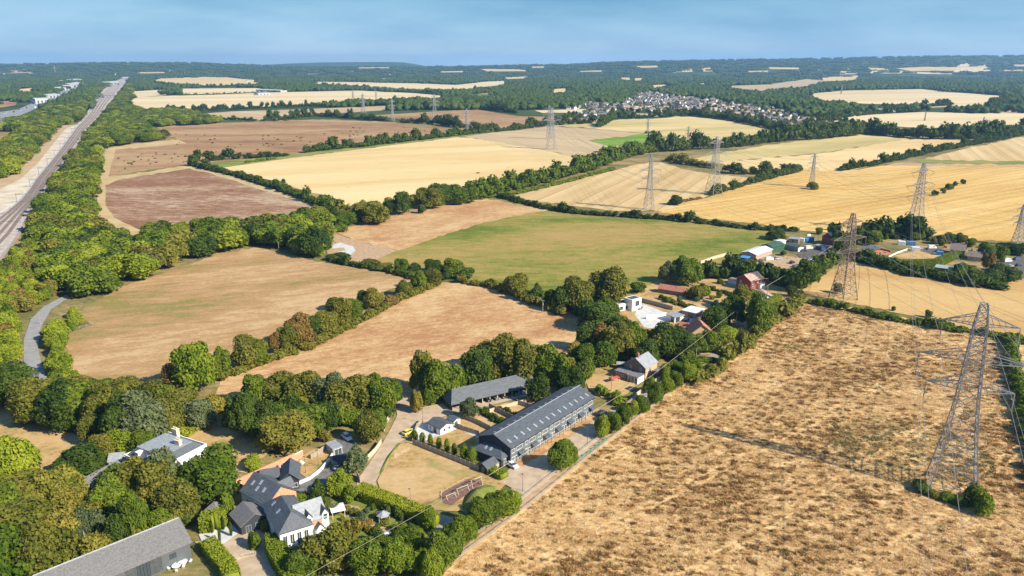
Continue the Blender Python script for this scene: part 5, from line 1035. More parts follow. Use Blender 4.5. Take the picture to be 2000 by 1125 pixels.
# lamp posts and telegraph poles
def lamp(px,label,h=5.2):
    g=G(*px); r_=thing('lamp_post',label,'lamp post',(g.x,g.y,0),0,'lamp posts'); m=MB(); m.tube((0,0,0),(0,0,1.0),.09); m.tube((0,0,1.0),(0,0,h),.055,.045); m.build('column',M['dgrey'],r_)
    m=MB(); m.box(-.5,.15,-.12,.12,h,h+.12); m.build('lantern',M['dgrey'],r_)
for px,l in (((1021,960),'slim lamp post on the forecourt below the terrace'),((1147,868),'slim lamp post between the two big forecourt trees'),((802,990),'slim lamp post beside the curving lime hedge'),((826,828),'slim lamp post at the drive corner behind the garden room'),((622,912),'slim lamp post on the small walled lawn'),((597,925),'slim lamp post by the dark annexe')): lamp(px,l)
WPOLE=[]
def pole(px,label,h=8.5,arm=0,rec=True,tx=False):
    g=G(*px); r_=thing('telegraph_pole',label,'telegraph pole',(g.x,g.y,0),0,'telegraph poles'); m=MB(); m.tube((0,0,0),(0,0,h),.15,.11); m.build('pole',M['wood'],r_)
    m=MB(); m.box(-arm or -.4,arm or .4,-.05,.05,h-.6,h-.48); m.build('crossarm',M['wood'],r_)
    if tx: m=MB(); m.tube((0,-.35,h-2.6),(0,-.35,h-1.4),.32); m.build('transformer',M['steel'],r_)
    return Vector((g.x,g.y,h-.1))
p1=pole((1194,764),'telegraph pole in the cottage garden',6)
p2=pole((1359,704),'telegraph pole beside the lane past the cottage',6)
p3=pole((1437,645),'telegraph pole among the dark trees by the lane')
p4=pole((1497,590),'telegraph pole beside the lime hedge')
p5=pole((797,515),'wooden pole with white crossarm on the pasture edge',6,.8)
p6=pole((1060,612),'wooden transformer pole in the paddock corner',6.5,.9,tx=True)
p7=pole((545,492),'pale topped wooden pole in front of the dark trees',6,.6)
p8=pole((79,634),'slim dark pole beside the curved lane',6,.3)
p9=pole((15,790),'slim grey pole at the belt edge on the left',6,.3)
p10=pole((172,1090),'pale bare trunk like pole behind the converted barn roof',7,.2)
def cable(a,b,sag,r,label,group,mat='wire',n=14,name='overhead_cable',cat='cable'):
    m=MB(); a=Vector(a); b=Vector(b); prev=None
    for i in range(n+1):
        t=i/n; q=a.lerp(b,t); q.z-=4*sag*t*(1-t); q=q-a
        if prev is not None: m.tube(prev,q,r,n=4)
        prev=q
    o=m.build(name,M[mat],None); o.location=a; return tag(o,label,cat,group)
SR=.035
s0=G(585,1126,9); s1=G(955,928,9); s2=G(1271,735,9); s3=G(1556,527,9)
SW='service cables along the lane'
cable(G(480,1190,9),s1,.0,.04,'pale service cable crossing the gardens at the bottom',SW,'wood')
cable(s1,s2,.0,.04,'pale service cable in front of the slate terrace',SW,'woodp')
cable(s2,p4,.2,.038,'pale service cable over the trees beside the lane',SW,'woodp')
cable(p4,G(1625,480,8),.3,.05,'pale service cable from the lime hedge to the yard',SW,'woodp')
# ------------------------------------------------------------------ pylons
def pylon_mesh(Ht,kind,leg,br,thin=False):
    "lattice body; returns body, arms, insulator meshes and attachment points"
    k=Ht/50.0; lv=[0,5,10,15,20,24.5,28,30.3,32.6,34.9,37.2,39.5,41.8,44,46,48,50]; wb=[5.6,4.8,4.1,3.4,2.85,2.45,2.25,2.12,2.0,1.88,1.76,1.65,1.55,1.45,1.25,1.0,.75]
    lv=[z*k for z in lv]; wb=[w*k for w in wb]
    if kind=='slim': wb=[w*.72 for w in wb]
    b=MB()
    for i in range(len(lv)-1):
        z0,z1,w0,w1=lv[i],lv[i+1],wb[i],wb[i+1]
        c0=[(-w0,-w0),(w0,-w0),(w0,w0),(-w0,w0)]; c1=[(-w1,-w1),(w1,-w1),(w1,w1),(-w1,w1)]
        for j in range(4):
            j2=(j+1)%4; A=c0[j]+(z0,); B=c0[j2]+(z0,); C=c1[j]+(z1,); E_=c1[j2]+(z1,)
            b.tube(A,C,leg,n=4); b.tube(A,E_,br,n=4); b.tube(B,C,br,n=4); b.tube(C,E_,br,n=4)
            if i<5 and not thin:
                mA=tuple((A[q]*.5+C[q]*.5) for q in range(3)); mB=tuple((B[q]*.5+E_[q]*.5) for q in range(3)); cx=tuple((A[q]+B[q]+C[q]+E_[q])/4 for q in range(3))
                b.tube(mA,cx,br*.8,n=4); b.tube(mB,cx,br*.8,n=4); mid=tuple((A[q]+B[q])/2 for q in range(3)); b.tube(mid,cx,br*.8,n=4) if i else None
    arms=[]; att=[]
    for (zi,half,drop) in ((44.6,8.2,4.6),(35.3,12.2,4.6),(27.9,9.6,4.6)):
        z=zi*k; hw=half*k*(.8 if kind=='slim' else 1); w=float(np.interp(z,lv,wb)); w2=float(np.interp(z+2.6*k,lv,wb)); a=MB()
        for s in (-1,1):
            tip=(s*hw,0,z+.3)
            for yy in (-1,1):
                a.tube((s*w,yy*w,z),tip,br*1.5,n=4); a.tube((s*w2,yy*w2,z+2.6*k),tip,br*1.5,n=4)
                K=3 if thin else 5
                for q in range(1,K):
                    t=q/K; t2=(q-.5)/K; lo=Vector((s*w,yy*w,z)).lerp(Vector(tip),t); hi=Vector((s*w2,yy*w2,z+2.6*k)).lerp(Vector(tip),t2); a.tube(lo,hi,br*.7,n=4)
                    lo2=Vector((s*w,-yy*w,z)).lerp(Vector(tip),t2); a.tube(lo,lo2,br*.7,n=4)
            att.append((s*hw,0,z+.3,drop*k))
        arms.append(a)
    return b,arms,att
PC={}
def pylon(px,top,label,yaw,kind='heavy',leg=.18,br=.085,mat='steel',thin=False,hang=True):
    g=G(*px); z=10
    while z<70 and P((g.x,g.y,z))[1]>top: z+=.5
    key=(round(z/4)*4,kind,thin,hang,mat,leg)
    root=thing('electricity_pylon',label,'pylon',g,yaw,'electricity pylons crossing the fields')
    sc=z/(round(z/4)*4)
    if key not in PC:
        b,arms,att=pylon_mesh(round(z/4)*4,kind,leg,br,thin); ins=[]
        for (x,y,zz,dr) in att:
            i_=MB()
            if hang:
                i_.tube((0,0,0),(0,0,-dr),.09,n=6)
                for q in range(6 if thin else 14): i_.tube((0,0,-.4-q*dr*.06),(0,0,-.5-q*dr*.06),.17,n=6)
            else:
                for s in (-1,1): i_.tube((0,0,0),(0,s*4,-1.2),.14,n=6)
                pr=None
                for q in range(9):
                    t=q/8; p_=Vector((0,-4+8*t,-1.2-4*3.2*t*(1-t)))
                    if pr: i_.tube(pr,p_,.07,n=4)
                    pr=p_
            ins.append(i_.mesh('insulator',M['dgrey'] if not hang else M[mat]))
        PC[key]=(b.mesh('tower',M[mat]),[a.mesh('crossarm',M[mat]) for a in arms],ins,att)
    bm_,am,im,att=PC[key]
    root.scale=(sc,)*3
    quick('tower',bm_,root); ao=[quick('crossarm',a,root) for a in am]
    for i,(q,(x,y,zz,dr)) in enumerate(zip(im,att)):
        io=quick('insulator',q,ao[i//2]); io.location=(x,y,zz)
    c,s=math.cos(yaw),math.sin(yaw)
    pts=[Vector((g.x+(x*c)*sc,g.y+(x*s)*sc,g.z+(zz-(dr if hang else 1.2))*sc)) for (x,y,zz,dr) in att]
    pts.append(Vector((g.x,g.y,g.z+z)))
    return pts
def yaw_of(a,b):
    A=G(*a); B=G(*b); d=B-A; return math.atan2(d.y,d.x)-math.pi/2
Y1=yaw_of((1858,955),(1785,455))
near=[(0,'top left'),(1,'top right'),(2,'middle left'),(3,'middle right'),(4,'lower left'),(5,'lower right'),(6,'earth wire')]
PA=pylon((1858,952),595,'tallest lattice pylon in the rough brown field, nearest the camera',Y1)
PB=pylon((1785,455),320,'big lattice pylon with loose jumper loops behind the bungalow',yaw_of((1785,455),(1393,378))+.12,hang=False,leg=.2,br=.09)
PCc=pylon((1393,380),268,'lattice pylon rising from the thin hedge in the striped stubble',yaw_of((1785,455),(1393,378)),thin=True,leg=.2,br=.1)
PD=pylon((1077,292),212,'lattice pylon at the hedge corner of the grey stubble',yaw_of((1393,378),(1077,292)),thin=True,leg=.22,br=.11)
PE=pylon((849,234),184,'tall far lattice pylon in the farther brown field',yaw_of((1077,292),(849,233)),thin=True,leg=.28,br=.13)
PF=pylon((710,221),183,'faint far lattice pylon left of the tall far one',yaw_of((849,233),(710,220)),thin=True,leg=.3,br=.14)
PG=pylon((1646,584),418,'rust brown lattice pylon beside the tan field below the yard',yaw_of((1646,585),(1267,408))+.2,mat='steelr',leg=.19,br=.085)
PH=pylon((1267,410),300,'lattice pylon standing on the dark hedge of the green pasture',yaw_of((1646,585),(1267,408)),'slim',thin=True,leg=.19,br=.1)
PI=pylon((1072,272),205,'narrow lattice pylon just behind the hedge corner pylon',yaw_of((1267,408),(1075,270)),'slim',thin=True,leg=.24,br=.12)
PJ=pylon((912,257),212,'far pylon at the end of the tree line right of the brown field',yaw_of((1075,270),(912,256)),'slim',thin=True,leg=.26,br=.13)
PK=pylon((767,237),194,'far pylon at the tree line corner above the brown field',yaw_of((912,256),(767,236)),'slim',thin=True,leg=.28,br=.13)
PL=pylon((1986,480),400,'lattice pylon cut by the right edge of the picture',yaw_of((1986,480),(1585,362)),thin=True,leg=.2,br=.1)
PM=pylon((1585,366),300,'slender pylon rising from a round bush in the gold stubble',yaw_of((1986,480),(1585,362)),'slim',thin=True,leg=.2,br=.1)
PN=pylon((1343,280),247,'small pylon in front of the village, right of the green crop',yaw_of((1585,362),(1343,280)),'slim',thin=True,leg=.22,br=.11)
PO=pylon((1265,261),231,'small pylon on a scrub patch behind the green crop',yaw_of((1343,280),(1265,260)),'slim',thin=True,leg=.24,br=.11)
PP=pylon((1806,236),218,'small far pylon alone in the right pale field',.6,'slim',thin=True,leg=.26,br=.12)
PQ=pylon((1918,256),228,'small far pylon near the right wooded strip',.6,'slim',thin=True,leg=.26,br=.12)
PR=pylon((1643,183),168,'tiny far pylon in the upper right pale field',.6,'slim',thin=True,leg=.4,br=.18)
PS=pylon((5,256),218,'far pylon at the left edge beside the motorway',.3,'slim',thin=True,leg=.26,br=.12)
PT=pylon((690,198),176,'faint far pylon in the pale field, left one of two',.9,'slim',thin=True,leg=.35,br=.16)
PU=pylon((735,196),176,'faint far pylon in the pale field, right one of two',.9,'slim',thin=True,leg=.35,br=.16)
PV=pylon((108,144),134,'tiny distant pylon on the wooded skyline at left',.9,'slim',thin=True,leg=.8,br=.3)
WG='high voltage conductors between the pylons'
def span(A,B,what,sag=9,r=.05,twin=False,names=near):
    for i,nm in names:
        lab=(f'{nm} {what}' if i==6 else f'{nm} conductor {what}')
        cable(A[i],B[i],sag if i<6 else sag*.7,r if i<6 else r*.7,lab,WG,'wire',10,'conductor')
d0=PA[6]-PB[6]; V0=[p+Vector((d0.x*.98,d0.y*.98,0)) for p in PA]
span(PA,V0,'from the nearest pylon towards the camera',10,.05)
span(PB,PA,'from the jumper loop pylon to the nearest pylon',9,.055)
span(PCc,PB,'from the thin hedge pylon to the jumper loop pylon',10,.06)
span(PD,PCc,'from the hedge corner pylon to the thin hedge pylon',11,.07)
span(PE,PD,'from the tall far pylon to the hedge corner pylon',12,.08)
span(PH,PG,'from the pasture hedge pylon to the rust brown pylon',9,.05)
d1=PG[6]-PH[6]; V1=[p+Vector((d1.x*.9,d1.y*.9,0)) for p in PG]
span(PG,V1,'from the rust brown pylon off to the right',9,.05)
span(PI,PH,'from the narrow pylon to the pasture hedge pylon',10,.07)
span(PM,PL,'from the round bush pylon to the right edge pylon',10,.055)
span(PN,PM,'from the village front pylon to the round bush pylon',10,.07)
# ------------------------------------------------------------------ railway
def lerp_edge(t,y):
    xl=np.interp(y,[p[1] for p in RL[::-1]],[p[0] for p in RL[::-1]]); xr=np.interp(y,[p[1] for p in RR[::-1]],[p[0] for p in RR[::-1]]); return xl+(xr-xl)*t
TRK=[]
for k,(t,nm) in enumerate(((.26,'leftmost'),(.42,'second from left'),(.60,'third from left'),(.76,'rightmost'))):
    pts=[]
    for y in [540,510,480,455,430,410,390,370,350,330,310,290,270,250,235,220,208,196,186,176,168,160]:
        g=G(lerp_edge(t,y),y); pts.append(g)
    TRK.append(pts); base=pts[0]; r_=thing('railway_track',f'{nm} railway track of four on pale ballast','railway track',base,0,'railway tracks')
    bed=MB(); rails=MB()
    for a,b in zip(pts[:-1],pts[1:]):
        a=a-base; b=b-base; d=(b-a).normalized(); n=Vector((-d.y,d.x,0))
        q=[a-n*1.25,b-n*1.25,b+n*1.25,a+n*1.25]; bed.hull([(v.x,v.y,.3) for v in q],[(v.x,v.y,.55) for v in q])
        for s in (-.72,.72):
            q=[a+n*(s-.06),b+n*(s-.06),b+n*(s+.06),a+n*(s+.06)]; rails.hull([(v.x,v.y,.55) for v in q],[(v.x,v.y,.7) for v in q])
    bed.build('sleeper_bed',m_railbed,r_); rails.build('rails',M['steel'],r_)
wl=MB(); base=G(*RL[1])
for E_,s in ((RL,.02),(RR,.98)):
    pts=[G(lerp_edge(s,y),y) for y in [540,500,460,430,400,375,350,325,300,275,250,230,212,196,182,170,160]]
    o_=MB(); b0=pts[0]
    for a,b in zip(pts[:-1],pts[1:]):
        a=a-b0; b=b-b0; d=(b-a).normalized(); n=Vector((-d.y,d.x,0)); q=[a-n*.5,b-n*.5,b+n*.5,a+n*.5]; o_.hull([(v.x,v.y,0) for v in q],[(v.x,v.y,.9) for v in q])
    w_=o_.build('trackside_wall',m_conc if s<.5 else m_asph_l,None); w_.location=b0; tag(w_,('left' if s<.5 else 'right')+' pale concrete trackside wall of the railway','wall')
def along(y0,y1,n):
    P0=[G(lerp_edge(.5,y),y) for y in np.linspace(y0,y1,60)]; L=[0]
    for a,b in zip(P0[:-1],P0[1:]): L.append(L[-1]+(b-a).length)
    out=[]
    for i in range(n):
        t=L[-1]*i/(n-1); y=float(np.interp(t,L,np.linspace(y0,y1,60))); out.append(y)
    return out
gm={}
ordn=lambda i:(f'{["nearest","second nearest","third nearest","fourth nearest","fifth nearest","sixth nearest","seventh nearest","eighth nearest","ninth nearest","tenth nearest","eleventh nearest","twelfth nearest"][i]}' if i<12 else None)
for i,y in enumerate(along(490,185,30)):
    a=G(lerp_edge(.12,y),y); b=G(lerp_edge(.88,y),y); d=b-a; L=d.length
    lab=(f'{ordn(i)} overhead line gantry spanning the railway' if ordn(i) else 'distant overhead line gantry farther up the railway')
    r_=thing('rail_gantry',lab,'gantry',a,math.atan2(d.y,d.x),'overhead line gantries'); 
    for x in (0,L):
        m=MB(); m.tube((x,0,0),(x,0,7.8),.24,n=4); m.build('mast',M['steel'],r_)
    m=MB(); m.tube((0,0,7),(L,0,7),.15,n=4); m.tube((0,0,7.6),(L,0,7.6),.15,n=4)
    for q in range(8): m.tube((L*q/8,0,7),(L*(q+.5)/8,0,7.6),.06,n=4); m.tube((L*(q+.5)/8,0,7.6),(L*(q+1)/8,0,7),.06,n=4)
    m.build('boom',M['steel'],r_)
# footbridge / road bridges over the line
def bridge(a,b,label,w=8,h=7,z0=0):
    o,rz,L=frame(a,b); r_=thing('road_bridge',label,'bridge',o,rz); m=MB(); m.box(0,L,-w/2,w/2,h,h+.8); m.build('deck',M['sheetw'],r_)
    m=MB(); m.box(0,L,-w/2-.3,-w/2,h,h+2); m.box(0,L,w/2,w/2+.3,h,h+2); m.build('parapet',M['sheetw'],r_)
    for x in (0,L*.5,L): m=MB(); m.box(x-.5,x+.5,-w/2,w/2,0,h); m.build('pier',M['sheetw'],r_)
bridge((176,190),(226,192),'pale bridge crossing high over the far railway'); bridge((205,165),(258,166),'farther pale bridge at the end of the visible railway',10)
# motorway
def far_shed(A,B,W,h,label,mat='shed'):
    o,rz,L=frame(A,B); r_=thing('warehouse',label,'warehouse',o,rz,'pale warehouses by the motorway'); m=MB(); m.box(0,L,0,W,0,h); m.build('wall',M[mat],r_); m=MB(); slope_roof(m,L,W,h,h+W*.08,'x',.5); m.build('roof',M['shed'],r_)
    for k in range(3): m=MB(); m.box(L*(.15+.28*k),L*(.27+.28*k),-.1,0,.2,h*.7); m.build('loading_door',M['dgrey'],r_)
for a,b,w_,h,l in (((70,203),(96,202),30,13,'nearest pale warehouse beside the motorway'),((95,192),(118,190),30,10,'pale warehouse behind the nearest one'),((112,178),(130,177),40,12,'third pale warehouse up the motorway'),((142,172),(164,168),60,14,'wide pale warehouse group at the motorway bend, nearer'),((140,162),(162,160),60,14,'wide pale warehouse group at the motorway bend, farther'),((205,166),(232,164),40,12,'pale railway depot shed left of the far railway'),((238,156),(250,156),60,14,'pale building where the railway meets the woods'),((165,146),(184,147),150,16,'white works high in the left woods'),((1905,139),(1925,139),60,14,'pale farm sheds in the far right pale fields'),((1230,169),(1245,169),30,8,'pale shed below the village top field'),((500,178),(548,180),30,6,'long low pale farm shed in the left middle distance'),((505,186),(528,185),25,6,'second low pale farm shed in the left middle distance'),((740,157),(765,158),40,8,'far row of pale sheds, left one'),((795,161),(840,161),40,8,'far row of pale sheds, middle one'),((820,200),(838,199),20,6,'white roofed shed in the trees behind the pylons'),((1608,213),(1622,212),16,6,'white commercial building right of the village, upper one'),((1625,225),(1655,228),20,7,'white commercial building right of the village, lower one'),((1640,208),(1650,207),16,6,'white commercial building right of the village, top one'),((1708,219),(1732,221),25,6,'dark roofed farm shed right of the village'),((1990,162),(2004,163),16,6,'far pale shed at the right edge')):
    far_shed(a,b,w_,h,l)
# ------------------------------------------------------------------ vehicles
PAINT={}
def paint(n,c):
    if n not in PAINT:
        m=D.materials.new(n+'_car_paint'); b=bsdf(m,.25,.6); b.inputs['Base Color'].default_value=c+(1,); b.inputs['Coat Weight'].default_value=.6; PAINT[n]=m
    return PAINT[n]
for n,c in (('white',(.75,.75,.75)),('black',(.02,.02,.022)),('silver',(.42,.43,.45)),('yellow',(.72,.60,.08)),('blue',(.04,.10,.30)),('grey',(.14,.145,.15)),('red',(.4,.03,.03))): paint(n,c)
tyre=noisy('tyre_rubber',(.015,.015,.015),(.03,.03,.03),2,.9)
lampm=D.materials.new('headlamp_glass'); b_=bsdf(lampm,.1,.8); b_.inputs['Base Color'].default_value=(.7,.7,.72,1)
tailm=D.materials.new('tail_lamp_red'); b_=bsdf(tailm,.2,.6); b_.inputs['Base Color'].default_value=(.35,.02,.02,1)
def loft(mb,secs):
    "secs: x, half width bottom, half width top, z0, z1"
    for a,b in zip(secs[:-1],secs[1:]):
        A=[(a[0],-a[1],a[3]),(a[0],-a[1],(a[3]+a[4])/2),(a[0],-a[2],a[4]),(a[0],a[2],a[4]),(a[0],a[1],(a[3]+a[4])/2),(a[0],a[1],a[3])]
        B=[(b[0],-b[1],b[3]),(b[0],-b[1],(b[3]+b[4])/2),(b[0],-b[2],b[4]),(b[0],b[2],b[4]),(b[0],b[1],(b[3]+b[4])/2),(b[0],b[1],b[3])]
        mb.hull(A,B)
def car_proto(kind):
    P_={}; b=MB(); g=MB(); r=MB()
    if kind=='van':
        loft(b,[(-2.5,.95,.9,.35,2.1),(-2.4,.98,.92,.3,2.2),(1.2,.98,.92,.3,2.2),(1.75,.97,.88,.3,1.35),(2.45,.92,.84,.32,1.1),(2.55,.85,.8,.4,.9)])
        g.hull([(1.24,-.86,2.1),(1.24,.86,2.1),(1.80,.84,1.4),(1.80,-.84,1.4)],[(1.30,-.86,2.13),(1.30,.86,2.13),(1.86,.84,1.43),(1.86,-.84,1.43)])
        for s in (-1,1): g.box(.3,1.1,s*.955-.02,s*.955+.02,1.35,1.85)
        xs,wr=(-1.6,1.7),.34; fx,rx=2.53,-2.5
    else:
        hh={'coupe':(1.30,.0),'hatch':(1.48,.1),'suv':(1.68,.15),'saloon':(1.42,.0)}[kind]; top=hh[0]; bl=.86+hh[1]
        loft(b,[(-2.2,.78,.7,.42,.80+hh[1]),(-2.05,.88,.8,.3,bl+.02),(-1.2,.91,.82,.26,bl+.04),(1.0,.91,.82,.26,bl),(1.75,.88,.78,.28,bl-.12),(2.15,.8,.7,.34,.66)])
        rear=-2.0 if kind in('hatch','suv') else -1.75
        g.hull([(rear,-.79,bl),(1.05,-.79,bl-.02),(1.05,.79,bl-.02),(rear,.79,bl)],[(rear+.45,-.62,top-.05),(.25,-.62,top-.05),(.25,.62,top-.05),(rear+.45,.62,top-.05)])
        r.hull([(rear+.42,-.63,top-.06),(.28,-.63,top-.06),(.28,.63,top-.06),(rear+.42,.63,top-.06)],[(rear+.6,-.55,top),(.1,-.55,top),(.1,.55,top),(rear+.6,.55,top)])
        xs,wr=(-1.35,1.35),.32; fx,rx=2.12,-2.16
    P_['body']=(b.mesh('body',PAINT['white'],False)); P_['windows']=g.mesh('windows',M['glass'])
    if kind!='van': P_['roof_panel']=r.mesh('roof_panel',PAINT['white'])
    w=MB(); w.tube((0,-.11,0),(0,.11,0),wr,n=14); P_['wheel']=w.mesh('wheel',tyre); h_=MB(); h_.tube((0,-.12,0),(0,.12,0),wr*.6,n=10); P_['hub']=h_.mesh('hub',M['steel'])
    l_=MB(); l_.box(-.05,.04,-.16,.16,-.07,.07); P_['lamp']=l_.mesh('headlight',lampm); l_=MB(); l_.box(-.04,.05,-.13,.13,-.09,.09); P_['tail']=l_.mesh('tail_light',tailm)
    return P_,xs,wr,fx,rx
CP={k:car_proto(k) for k in ('coupe','hatch','suv','saloon','van')}
def vehicle(kind,a,b,col,label,group='parked cars',z=0,at=None,rz=None,scale=1):
    p,xs,wr,fx,rx=CP[kind]
    if at is None:
        A=G(*a); B=G(*b); c=(A+B)/2; rz=math.atan2((B-A).y,(B-A).x); at=(c.x,c.y,.2+z)
    r_=thing('van' if kind=='van' else 'parked_car',label,'van' if kind=='van' else 'car',at,rz,group); r_.scale=(scale,)*3
    for nm in ('body','roof_panel'):
        if nm in p:
            o=quick(nm,p[nm],r_); o.material_slots[0].link='OBJECT'; o.material_slots[0].material=PAINT[col]
    quick('windows',p['windows'],r_)
    for x in xs:
        for y in (-.82,.82):
            w=quick('wheel',p['wheel'],r_,(x,y,wr)); quick('hub',p['hub'],w)
    for y in (-.6,.6):
        quick('headlight',p['lamp'],r_,(fx,y,.68)); quick('tail_light',p['tail'],r_,(rx,y,.8))
vehicle('coupe',(989,904),(1013,920),'white','white coupe parked in front of the slate terrace')
vehicle('hatch',(789,852),(808,843),'yellow','yellow hatchback on the block paved drive')
vehicle('suv',(668,850),(688,866),'white','white estate car parked by the grey garage under trees')
vehicle('saloon',(762,1051),(739,1062),'white','white saloon parked in the planted garden at the bottom')
vehicle('suv',(1166,816),(1184,806),'black','black car shaded by the tree at the far end of the forecourt')
vehicle('suv',(1199,793),(1216,784),'black','black car parked by the low brick wall of the cottage')
vehicle('van',(560,1054),(574,1070),'white','white van half hidden by trees below the glazed white house')
vehicle('saloon',(1334,630),(1344,625),'black','black car beside the pavilion of the modern house')
vehicle('hatch',(660,918),(669,912),'white','white small car under the black courtyard carport')
vehicle('saloon',(376,912),(384,905),'black','black car behind the white country house')
o_=cs.location; cr_=cs.rotation_euler.z
for i,(u_,c,k,l) in enumerate(((.20,'white','hatch','white hatchback in the left bays of the cart shed'),(.41,'black','suv','black off road car in the middle of the cart shed'),(.50,'grey','saloon','grey saloon in the middle bays of the cart shed'),(.58,'black','hatch','black hatchback right of centre in the cart shed'),(.72,'grey','suv','dark car in the right bays of the cart shed'),(.80,'silver','saloon','silver saloon farthest right in the cart shed'))):
    x=CL*u_; y=1.6; q=Vector((o_.x+x*math.cos(cr_)-y*math.sin(cr_),o_.y+x*math.sin(cr_)+y*math.cos(cr_),.2)); vehicle(k,None,None,c,l,'cars in the cart shed',at=q,rz=cr_-math.pi/2)
YG='vehicles in the yard'
for (k,x,y,c,an,l) in (('van',1502,509,'white',.3,'white van in the gravel yard below the workshop'),('hatch',1519,507,'silver',.3,'silver car right of the white van in the gravel yard'),('saloon',1487,511,'grey',.5,'grey car left of the white van in the gravel yard'),('van',1580,487,'white',.2,'white van on the asphalt in front of the site cabin'),('saloon',1570,491,'black',.2,'black car beside the asphalt yard van'),('suv',1547,515,'black',.7,'black car at the top left of the yard row'),('saloon',1552,522,'grey',.7,'grey car at the near end of the yard row'),('saloon',1560,520,'white',.7,'white saloon second in the yard row'),('hatch',1567,516,'silver',.7,'silver hatchback in the middle of the yard row'),('suv',1574,511,'white',.7,'white off road car in the middle of the yard row'),('saloon',1581,509,'silver',.7,'silver saloon toward the far end of the yard row'),('hatch',1589,514,'white',.7,'white hatchback by the hedge end of the yard row'),('hatch',1576,521,'black',.7,'black hatchback nearest the hedge in the yard'),('van',1967,512,'white',.2,'large white van at the right edge among parked cars'),('suv',1955,521,'white',.4,'white car in front of the large white van, left one'),('saloon',1962,526,'white',.4,'white car in front of the large white van, nearest one'),('hatch',1973,522,'silver',.4,'silver car in front of the large white van, right one'),('suv',1985,508,'blue',.4,'blue car right of the large white van'),('saloon',1989,520,'black',.4,'black car at the right edge of the vehicle park'),('van',1983,538,'white',.9,'white van beside the boundary hedge at the right edge'),('saloon',1885,523,'white',-.1,'white car behind the long low shed'),('suv',1795,487,'silver',.1,'silver car behind the bungalow garden'),('van',1820,486,'white',0,'white caravan like van in the farmyard centre'),('saloon',1833,492,'blue',.3,'blue car right of the farmyard van'),('saloon',1690,478,'white',.3,'white car on the lane beside the rust brown pylon'),('van',1660,473,'white',.2,'white van behind the top of the rust brown pylon'),('hatch',1640,478,'silver',.5,'silver car in front of the red yard house')):
    g=G(x,y); vehicle(k,None,None,c,l,YG,at=(g.x,g.y,.2),rz=an)
# motorway traffic
TG='traffic on the far motorway'
rr=random.Random(9)
for i in range(64):
    y=rr.uniform(170,228); t=rr.uniform(.15,.85); xl=np.interp(y,[166,192,214,224],[150,85,35,-10]); xr=np.interp(y,[168,202,226,236],[165,95,40,-10]); g=G(xl+(xr-xl)*t,y)
    if g.x<-1000*0-5000: continue
    col=['white','silver','black','white','blue','red'][i%6]; k='van' if i%4==0 else 'hatch'
    p=CP[k][0]; r_=thing('motorway_van' if k=='van' else 'motorway_car',f'{col} {"van" if k=="van" else "car"} in the traffic on the far motorway','van' if k=='van' else 'car',(g.x,g.y,.4),2.25,TG+', '+col+' '+k); r_.scale=(1.5,)*3 if k=='van' else (1,)*3
    b_=quick('body',p['body'],r_); b_.material_slots[0].link='OBJECT'; b_.material_slots[0].material=PAINT[col]; quick('windows',p['windows'],r_)
# ------------------------------------------------------------------ play area
sheet('play_surface',[(860,972),(866,962),(915,937),(938,939),(944,946),(900,975),(884,988),(868,985)],M['mulch'])
PG_='play equipment'
def aframe(px,rz,label,w=3.2,h=2.3,seats=2):
    g=G(*px); r_=thing('swing_frame',label,'swing',(g.x,g.y,.1),rz,PG_)
    for x in (-w/2,w/2):
        m=MB(); m.tube((x,-.9,0),(x,0,h),.08); m.tube((x,.9,0),(x,0,h),.08); m.build('a_frame',M['woodp'],r_)
    m=MB(); m.tube((-w/2-.2,0,h),(w/2+.2,0,h),.08); m.build('crossbar',M['woodp'],r_)
    for s in range(seats):
        x=-w/4+s*w/2; m=MB(); m.tube((x-.2,0,h),(x-.2,0,.5),.02,n=4); m.tube((x+.2,0,h),(x+.2,0,.5),.02,n=4); m.box(x-.25,x+.25,-.12,.12,.45,.5); m.build('swing_seat',M['black'],r_)
aframe((930,950),.65,'tall wooden swing frame at the upper end of the play area')
aframe((903,962),.65,'low wooden climbing frame in the middle of the play area',3.4,1.6,1)
aframe((880,974),.65,'small wooden balance frame at the lower end of the play area',2.6,1.2,1)
rail_fence([(862,976),(862,964),(884,950),(915,935)],'low timber edging rail around the play bark',.6,2,1)
for i,(x,y) in enumerate([(1133,896),(1141,890),(1150,884),(1158,877),(1166,871),(1174,865),(1182,859)]):
    g=G(x,y); r_=thing('low_bench',['first','second','third','fourth','fifth','sixth','seventh'][i]+' low teal bench counting up between the wooden fences','bench',(g.x,g.y,0),.7,'teal benches between the fences')
    m=MB(); m.box(-.9,.9,-.2,.2,.42,.5); m.build('seat',M['teal'],r_)
    for s in (-.7,.7): m=MB(); m.box(s-.06,s+.06,-.18,.18,0,.42); m.build('leg',M['teal'],r_)
# grassy bank by the play area
def bank(poly,h,name,mat,n=14,label=None):
    pts=[G(*p) for p in poly]; c=sum((p for p in pts),Vector((0,0,0)))/len(pts); m=MB(); N_=len(pts); rings=6
    for k in range(rings):
        for (t0,t1) in ((k/rings,(k+1)/rings),):
            for i in range(N_):
                a,b=pts[i],pts[(i+1)%N_]; f=lambda p,t:(c.x+(p.x-c.x)*(1-t),c.y+(p.y-c.y)*(1-t),h*math.sin(t*math.pi/2)+.03)
                m.poly([f(a,t0),f(b,t0),f(b,t1),f(a,t1)])
    return tag(m.build(name,mat,None,True),kind='structure')
m_bank=field('bank_grass',[(.10,.13,.03),(.15,.18,.045),(.24,.22,.08)],patch=.2,fine=1.2,stretch=1,fineamt=.8,bump=.4)
bank([(900,992),(905,975),(925,955),(950,946),(972,950),(968,968),(950,985),(925,1000),(905,1003)],2.2,'grass_bank',m_bank)
bank([(783,866),(779,864),(758,890),(737,930),(741,934),(764,896)],.8,'earth_bund',m_bank)
